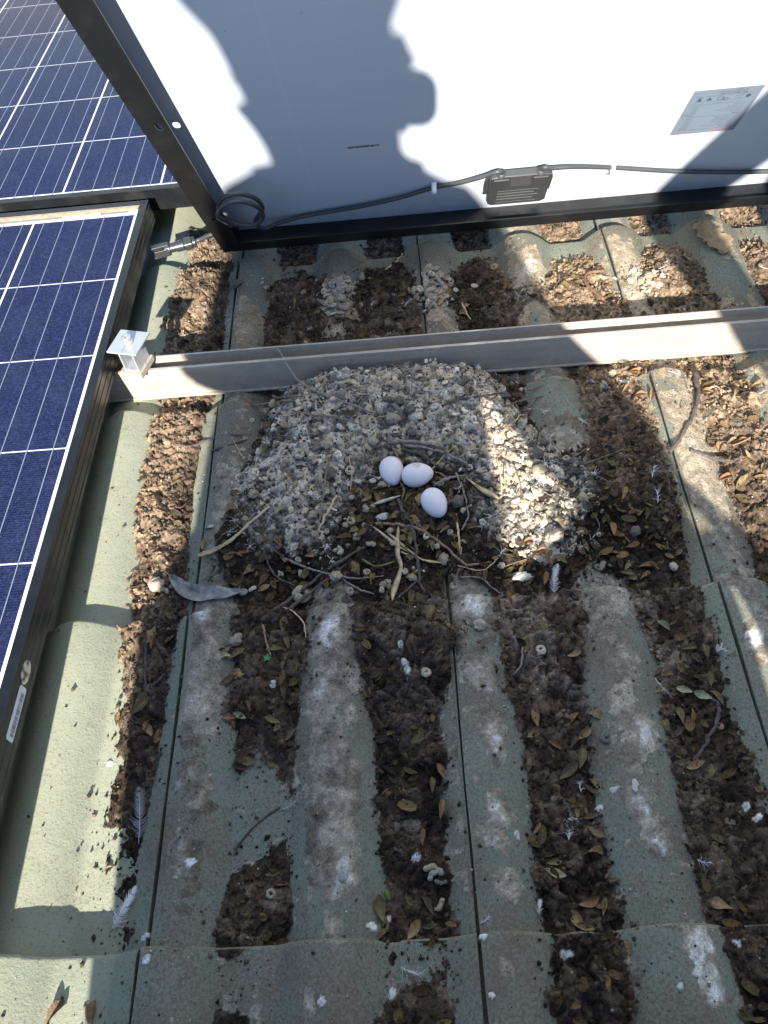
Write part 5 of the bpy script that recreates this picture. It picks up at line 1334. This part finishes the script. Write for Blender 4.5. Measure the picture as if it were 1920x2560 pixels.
plug = empty('cable_plug'); plug.parent = lp
ax0 = Vector((-.315, 1.048, .053)); ax1 = Vector((-.3800, 1.0330, .050)); dz_ = (ax1 - ax0).normalized(); rot = dz_.to_track_quat('Z', 'Y').to_matrix().to_4x4(); plug.matrix_local = PMI @ (Matrix.Translation(ax0) @ rot)
M_PLUG = frame_mat('plug_plastic', (.045, .047, .05), .35)
mb = MB(); lathe(mb, [(.0050, 0), (.0078, .0006), (.0078, .0040), (.0070, .0042), (.0088, .0060), (.0088, .0170), (.0076, .0172)], 20); 
for k in range(10): a = k * .6283; mb.box(.0086 * math.cos(a) - .0009, .0086 * math.cos(a) + .0009, .0086 * math.sin(a) - .0009, .0086 * math.sin(a) + .0009, .006, .017)
mb.build('plug_nut', M_PLUG, plug)
mb = MB(); lathe(mb, [(.0074, .0174), (.0082, .0185), (.0082, .0300), (.0070, .0302), (.0070, .0390), (.0092, .0400), (.0092, .0470), (.0070, .0475)], 20); mb.build('plug_body', M_PLUG, plug)
mb = MB(); mb.box(-.0050, .0050, .0062, .0095, .0400, .0660); mb.box(-.0050, .0050, -.0095, -.0062, .0400, .0660); mb.box(-.0095, -.0062, -.0050, .0050, .0420, .0630); mb.box(.0062, .0095, -.0050, .0050, .0420, .0630); mb.build('plug_latch', M_PLUG, plug, bevel=.0008)
MB().tube([(0, 0, .0476), (0, 0, .0640)], .0042, 12).build('plug_core', M_PLUG, plug, True)
MB().tube(smooth_path([(.0190, .1120, -.004), (.0250, .1230, .004), (.0320, .1160, .007), (.0330, .1060, .004), (.0260, .1040, -.003)], 4), .0011, 6).build('cable_tie', plain('tie', (.25, .24, .23), .4), lp, True)
# rating label, printed upside down for someone facing this side
lab = MB().box(.6355, .7180, .1695, .2672, -.0329, -.0327).build('rating_label', plain('silver_label', (.21, .26, .325), .42, .25, var=.03), lp)
def text(s, u, v, size, mat, align='LEFT', bold=0):
    cu = bpy.data.curves.new('print', 'FONT'); cu.body = s; cu.size = size; cu.align_x = align; cu.offset = bold
    ob = bpy.data.objects.new('print', cu); COL.objects.link(ob); dg = bpy.context.evaluated_depsgraph_get(); me = bpy.data.meshes.new_from_object(ob.evaluated_get(dg)); bpy.data.objects.remove(ob)
    o = link('printed_line', me, lab, mat); o.location = (u, v, -.03255); o.rotation_euler = (0, 0, math.pi); return o
M_INKB = plain('label_ink', (.05, .06, .09), .6); M_RED = plain('red_ink', (.55, .06, .05), .6)
def rule(v): MB().box(.6430, .7100, v, v + .00035, -.03265, -.03255).build('printed_rule', M_INKB, lab)
text('SOLAR', .7020, .1745, .0048, M_RED, bold=.00008); text('Quality for tomorrow', .6640, .1745, .0030, M_RED)
mb = MB()
for k in range(4):
    a = (.7050 + (k % 2) * .0026, .1736 + (k // 2) * .0026); mb.prism([(a[0], a[1] + .0011), (a[0] + .0011, a[1]), (a[0] + .0022, a[1] + .0011), (a[0] + .0011, a[1] + .0022)], 'z', -.03265, -.03255)
mb.build('red_emblem', M_RED, lab); rule(.1790)
for k, (a, b) in enumerate((('Module Type', 'P60-260'), ('Rated Maximum Power (Pmax)', '260W'), ('Output Tolerance', '0~+3%'), ('Voltage at Pmax (Vmp)', '30.6V'), ('Current at Pmax (Imp)', '8.50A'), ('Open-Circuit Voltage', '37.7V'), ('Short-Circuit Current', '9.01A'))):
    text(a, .7080, .1828 + k * .0040, .0030, M_INKB); text(b, .6530, .1828 + k * .0040, .0030, M_INKB)
rule(.2095)
for k, (a, b) in enumerate((('Weight', '18.5kg'), ('Dimension', '1650x992x35'), ('Maximum System Voltage', '1000V'), ('Maximum Series Fuse', '15A'), ('Cell Technology', 'Poly-Si'), ('Fire Rating', 'Class C'))):
    text(a, .7080, .2125 + k * .0040, .0030, M_INKB); text(b, .6530, .2125 + k * .0040, .0030, M_INKB)
text('All technical data at standard test conditions  AM1.5 E=1000W/m2', .7060, .2370, .0022, M_INKB); text('Tc=25C', .6780, .2398, .0022, M_INKB); rule(.2420)
text('CE', .6830, .2480, .0066, M_INKB, bold=.00015)
mb = MB(); mb.prism([(.6555, .2445), (.6635, .2445), (.6595, .2515)][::-1], 'z', -.03265, -.03255); mb.prism([(.6450, .2440), (.6510, .2440), (.6495, .2500), (.6465, .2500)], 'z', -.03265, -.03255); mb.box(.6450, .6510, .2508, .2516, -.03265, -.03255)
for a, b in ((.6695, .0066),): mb.box(a, a + b, .2445, .2452, -.03265, -.03255); mb.box(a, a + b, .2503, .2510, -.03265, -.03255); mb.box(a, a + .0007, .2452, .2503, -.03265, -.03255); mb.box(a + b - .0007, a + b, .2452, .2503, -.03265, -.03255)
mb.box(.6905, .6990, .2450, .2456, -.03265, -.03255); mb.box(.6905, .6990, .2500, .2506, -.03265, -.03255); oval(mb, .7055, .2478, .0030, .0034, .0001, lambda a, b, h: (a, b, -.03265 + h)); mb.build('approval_mark', M_INKB, lab); rule(.2530)
text('Solar System Co., Ltd.', .7020, .2572, .0036, M_INKB, bold=.0001)
for k, s in enumerate(('Add: Industrial Road, High-tech District', 'Tel: 0000-0000000   Fax: 0000-0000000', 'E-mail  Website')): text(s, .7000, .2598 + k * .0024, .0021, M_INKB)
q = MB().box(.2130, .2620, .2070, .2185, -.0329, -.0328).build('serial_sticker', plain('clear_sticker', (.60, .62, .66), .3, var=.02), lp)
barcode(q, 'barcode', Vector((.2620, .2185, -.0327)), Vector((-1, 0, 0)), Vector((0, -1, 0)), .049, .0100, 26, 5, M_INK)
# ------------------------------------------------------------------ the two people behind the camera, whose shadows fall into the picture
def P(a, b, y): return (a + KX / KY * y, y, b - y / KY)
M_SKIN = plain('skin', (.42, .26, .18), .55, var=.06, scale=20); M_SHIRT = plain('shirt', (.10, .13, .20), .85, var=.1, scale=80); M_JEANS = plain('jeans', (.05, .065, .11), .9, var=.15, scale=120); M_HAIR = plain('hair', (.03, .02, .015), .7); M_SHOE = plain('shoe', (.06, .055, .05), .7)
def skin_body(name, nodes, edges, root_node, parent, mats, loc):
    names = list(nodes); me = bpy.data.meshes.new(name); me.from_pydata([tuple(np.array(nodes[n][0]) - np.array(loc)) for n in names], [(names.index(a), names.index(b)) for a, b in edges], [])
    o = link(name, me, parent); sk = o.modifiers.new('skin', 'SKIN'); sk.use_smooth_shade = True
    lay_ = me.skin_vertices[0]
    for i, n in enumerate(names): r = nodes[n][1]; lay_.data[i].radius = r if isinstance(r, tuple) else (r, r); lay_.data[i].use_root = (n == root_node)
    sb = o.modifiers.new('sub', 'SUBSURF'); sb.levels = 2; sb.render_levels = 2
    dg = bpy.context.evaluated_depsgraph_get(); m2 = bpy.data.meshes.new_from_object(o.evaluated_get(dg)); o.modifiers.clear(); o.data = m2
    for m in mats: m2.materials.append(m)
    return o
def paint(o, f):
    for p in o.data.polygons: p.material_index = f(p.center)
def person(name, label, N, E, rootn, f, hands, hat, extra=None):
    base = np.array(N[rootn][0]); base[2] = 0; r = tag(empty(name, base), label, 'person')
    b = skin_body('body', N, E, rootn, r, [M_SHIRT, M_JEANS, M_SKIN, M_SHOE, M_HAIR], base); paint(b, f)
    for (at, fwd, nrm, sgn) in hands:                      # five bent fingers each, rooted in the palm
        at = np.array(at); fwd = np.array(fwd, float); fwd /= np.linalg.norm(fwd); nrm = np.array(nrm, float); nrm -= fwd * (nrm @ fwd); nrm /= np.linalg.norm(nrm); sd = np.cross(nrm, fwd) * sgn
        for k, (o_, l) in enumerate(((-.030, .060), (-.010, .074), (.010, .079), (.030, .070), (.036, .055))):
            p0 = at + sd * o_ + fwd * (.030 if k < 4 else -.015); d2 = fwd if k < 4 else (fwd * .6 + sd * .8); c = [p0, p0 + d2 * l * .45 - nrm * l * .05, p0 + d2 * l * .75 - nrm * l * .25, p0 + d2 * l * .9 - nrm * l * .5]
            MB().tube(smooth_path([q - base for q in c], 4), np.linspace(.0095, .0068, 13), 8).build('finger', M_SKIN, b, True)
    hc, hr = np.array(N['head'][0]) - base, .1
    for s_ in (-1, 1):
        MB().tube([hc + (s_ * .078, 0, -.012), hc + (s_ * .088, -.006, .0), hc + (s_ * .082, -.004, .022)], [.010, .013, .008], 8).build('ear', M_SKIN, b, True)
        mb = MB(); lathe(mb, [(.001, -.011), (.009, -.006), (.0115, 0), (.009, .006), (.001, .011)], 12, off=hc + (s_ * .032, .076, .012)); mb.build('eye', plain('eye', (.7, .7, .68), .2), b, True)
    MB().tube([hc + (0, .080, .012), hc + (0, .100, -.018), hc + (0, .088, -.026)], [.008, .014, .010], 8).build('nose', M_SKIN, b, True)
    MB().tube([hc + (-.024, .078, -.050), hc + (0, .086, -.052), hc + (.024, .078, -.050)], [.003, .007, .003], 8).build('mouth', plain('lips', (.35, .14, .11), .5), b, True)
    mb = MB(); lathe(mb, hat, 28, off=hc + np.array((-.010, -.012, 0))); mb.build('hair', M_HAIR, r, True)
    return r
N = {'pelvis': (P(-.12, -.10, -.50), (.17, .14)), 'belly': (P(-.115, .14, -.47), (.215, .15)), 'chest': (P(-.135, .40, -.42), (.19, .13)), 'collar': (P(-.14, .58, -.40), (.11, .09)), 'neck': (P(-.142, .655, -.38), .088), 'jaw': (P(-.137, .72, -.355), (.094, .085)), 'head': (P(-.127, .785, -.35), (.088, .095)), 'crown': (P(-.127, .86, -.35), (.075, .08)),
     'lsh': (P(-.275, .575, -.41), .080), 'lel': (P(-.308, .40, -.25), .052), 'lwr': (P(-.14, .640, -.16), .034), 'rsh': (P(-.000, .545, -.41), .078), 'rel': (P(.112, .385, -.22), .064), 'rwr': (P(.205, .290, -.17), .058),
     'lhip': (P(-.20, -.07, -.48), .095), 'lkn': (P(-.262, .25, -.14), .090), 'lan': (P(-.232, -.02, -.20), .046), 'lto': (P(-.235, .005, -.07), (.040, .030)), 'rhip': (P(-.03, -.07, -.48), .12), 'rkn': (P(.212, .235, -.14), .105), 'ran': (P(.235, -.02, -.20), .060), 'rto': (P(.245, .005, -.07), (.040, .030)),
     'lpalm': (P(-.075, .700, -.115), (.038, .028)), 'rpalm': (P(.262, .258, -.15), (.044, .026))}
E = [('pelvis', 'belly'), ('belly', 'chest'), ('chest', 'collar'), ('collar', 'neck'), ('neck', 'jaw'), ('jaw', 'head'), ('head', 'crown'), ('collar', 'lsh'), ('lsh', 'lel'), ('lel', 'lwr'), ('lwr', 'lpalm'), ('collar', 'rsh'), ('rsh', 'rel'), ('rel', 'rwr'), ('rwr', 'rpalm'), ('pelvis', 'lhip'), ('lhip', 'lkn'), ('lkn', 'lan'), ('lan', 'lto'), ('pelvis', 'rhip'), ('rhip', 'rkn'), ('rkn', 'ran'), ('ran', 'rto')]
def f1_(c):
    z = c.z; y = c.y
    if z > .86: return 4 if (z > 1.02 or y < -.02) else 2
    if z < .075 and y > .22: return 3
    if z < .20 or (y > .16 and z < .42 and abs(c.x) > .05): return 1
    if y > .36 and z > .55: return 2
    return 0
person('person', 'person in dark shirt and jeans squatting behind the nest with a phone', N, E, 'pelvis', f1_,
       [(P(-.085, .695, -.115), (-.4, -.1, .9), (0, .6, -.8), 1), (P(.262, .258, -.15), (.7, 0, -.5), (0, .5, .8), -1)], [(.070, -.105), (.084, -.085), (.086, -.03), (.087, .01), (.090, .045), (.108, .078), (.110, .11), (.090, .145), (.05, .165), (.01, .170)])
ph = tag(empty('phone', camo.matrix_world.translation - FW * .012 - RI * .078), 'black phone held out over the nest by the squatting person', 'phone')
ph.matrix_world = Matrix(((RI.x, UP.x, -FW.x, ph.location.x), (RI.y, UP.y, -FW.y, ph.location.y), (RI.z, UP.z, -FW.z, ph.location.z), (0, 0, 0, 1)))
M_PH = plain('phone_black', (.02, .02, .022), .2); MB().prism([(cx_ + .022 * math.cos(a), cy_ + .022 * math.sin(a)) for cx_, cy_, a0 in ((.050, .012, 0), (-.044, .012, 1), (-.044, -.006, 2), (.050, -.006, 3)) for a in np.linspace(a0 * math.pi / 2, (a0 + 1) * math.pi / 2, 7)], 'z', -.004, .004).build('phone_body', M_PH, ph, bevel=.0015)
mb = MB(); mb.tube([(.060, 0, -.0042), (.060, 0, -.006)], .008, 16); mb.build('phone_lens', M_PH, ph, True)
o_ = -.18
N2 = {'pelvis': (P(.66, .08, o_ - .15), (.16, .14)), 'belly': (P(.65, .30, o_ - .12), (.15, .12)), 'chest': (P(.63, .58, o_ - .08), (.17, .12)), 'collar': (P(.62, .78, o_ - .06), (.10, .09)), 'neck': (P(.62, .86, o_ - .05), .06), 'jaw': (P(.62, .92, o_ - .03), (.08, .085)), 'head': (P(.62, .985, o_ - .03), (.086, .095)), 'crown': (P(.62, 1.06, o_ - .03), (.075, .08)),
      'lsh': (P(.475, .752, o_ - .05), .068), 'lel': (P(.345, .522, o_), .050), 'lwr': (P(.425, .375, o_ + .02), .036), 'lpalm': (P(.455, .315, o_ + .03), (.036, .022)), 'rsh': (P(.775, .75, o_ - .05), .066), 'rel': (P(.82, .83, o_ + .26), .046), 'rwr': (P(.75, 1.02, o_ + .50), .030), 'rpalm': (P(.735, 1.08, o_ + .57), (.030, .022)),
      'lhip': (P(.58, .06, o_ - .12), .095), 'lkn': (P(.50, .245, o_ + .10), .074), 'lan': (P(.50, -.045, o_ + .09), .045), 'lto': (P(.49, .06, o_ + .22), (.04, .03)), 'rhip': (P(.74, .06, o_ - .12), .095), 'rkn': (P(.80, .02, o_ + .14), .07), 'ran': (P(.82, -.22, o_ - .22), .046), 'rto': (P(.82, -.28, o_ - .36), (.04, .03))}
def f2_(c):
    z = c.z
    if z > 1.01 and c.y < .2: return 4 if (z > 1.18 or c.y < .03) else 2
    if z < .075 and c.y > .25: return 3
    if z < .30: return 1
    if c.y > .55 or (z < .56 and c.x < -.17): return 2
    return 0
person('person', 'person kneeling at the edge of the raised panel, one hand holding it up', N2, E, 'pelvis', f2_,
       [(P(.455, .315, o_ + .03), (.5, .3, -.5), (0, -.3, .9), 1), (P(.735, 1.08, o_ + .57), (-.3, .6, .5), (1, 0, .2), -1)], [(.085, .055), (.105, .060), (.104, .066), (.084, .068), (.080, .120), (.060, .145), (.01, .150)])

# ------------------------------------------------------------------ lean the whole place over by the roof pitch
bpy.context.view_layer.update()
for o in [q for q in scene.objects if q.parent is None]: o.matrix_world = LEAN @ o.matrix_world
bpy.context.view_layer.update()
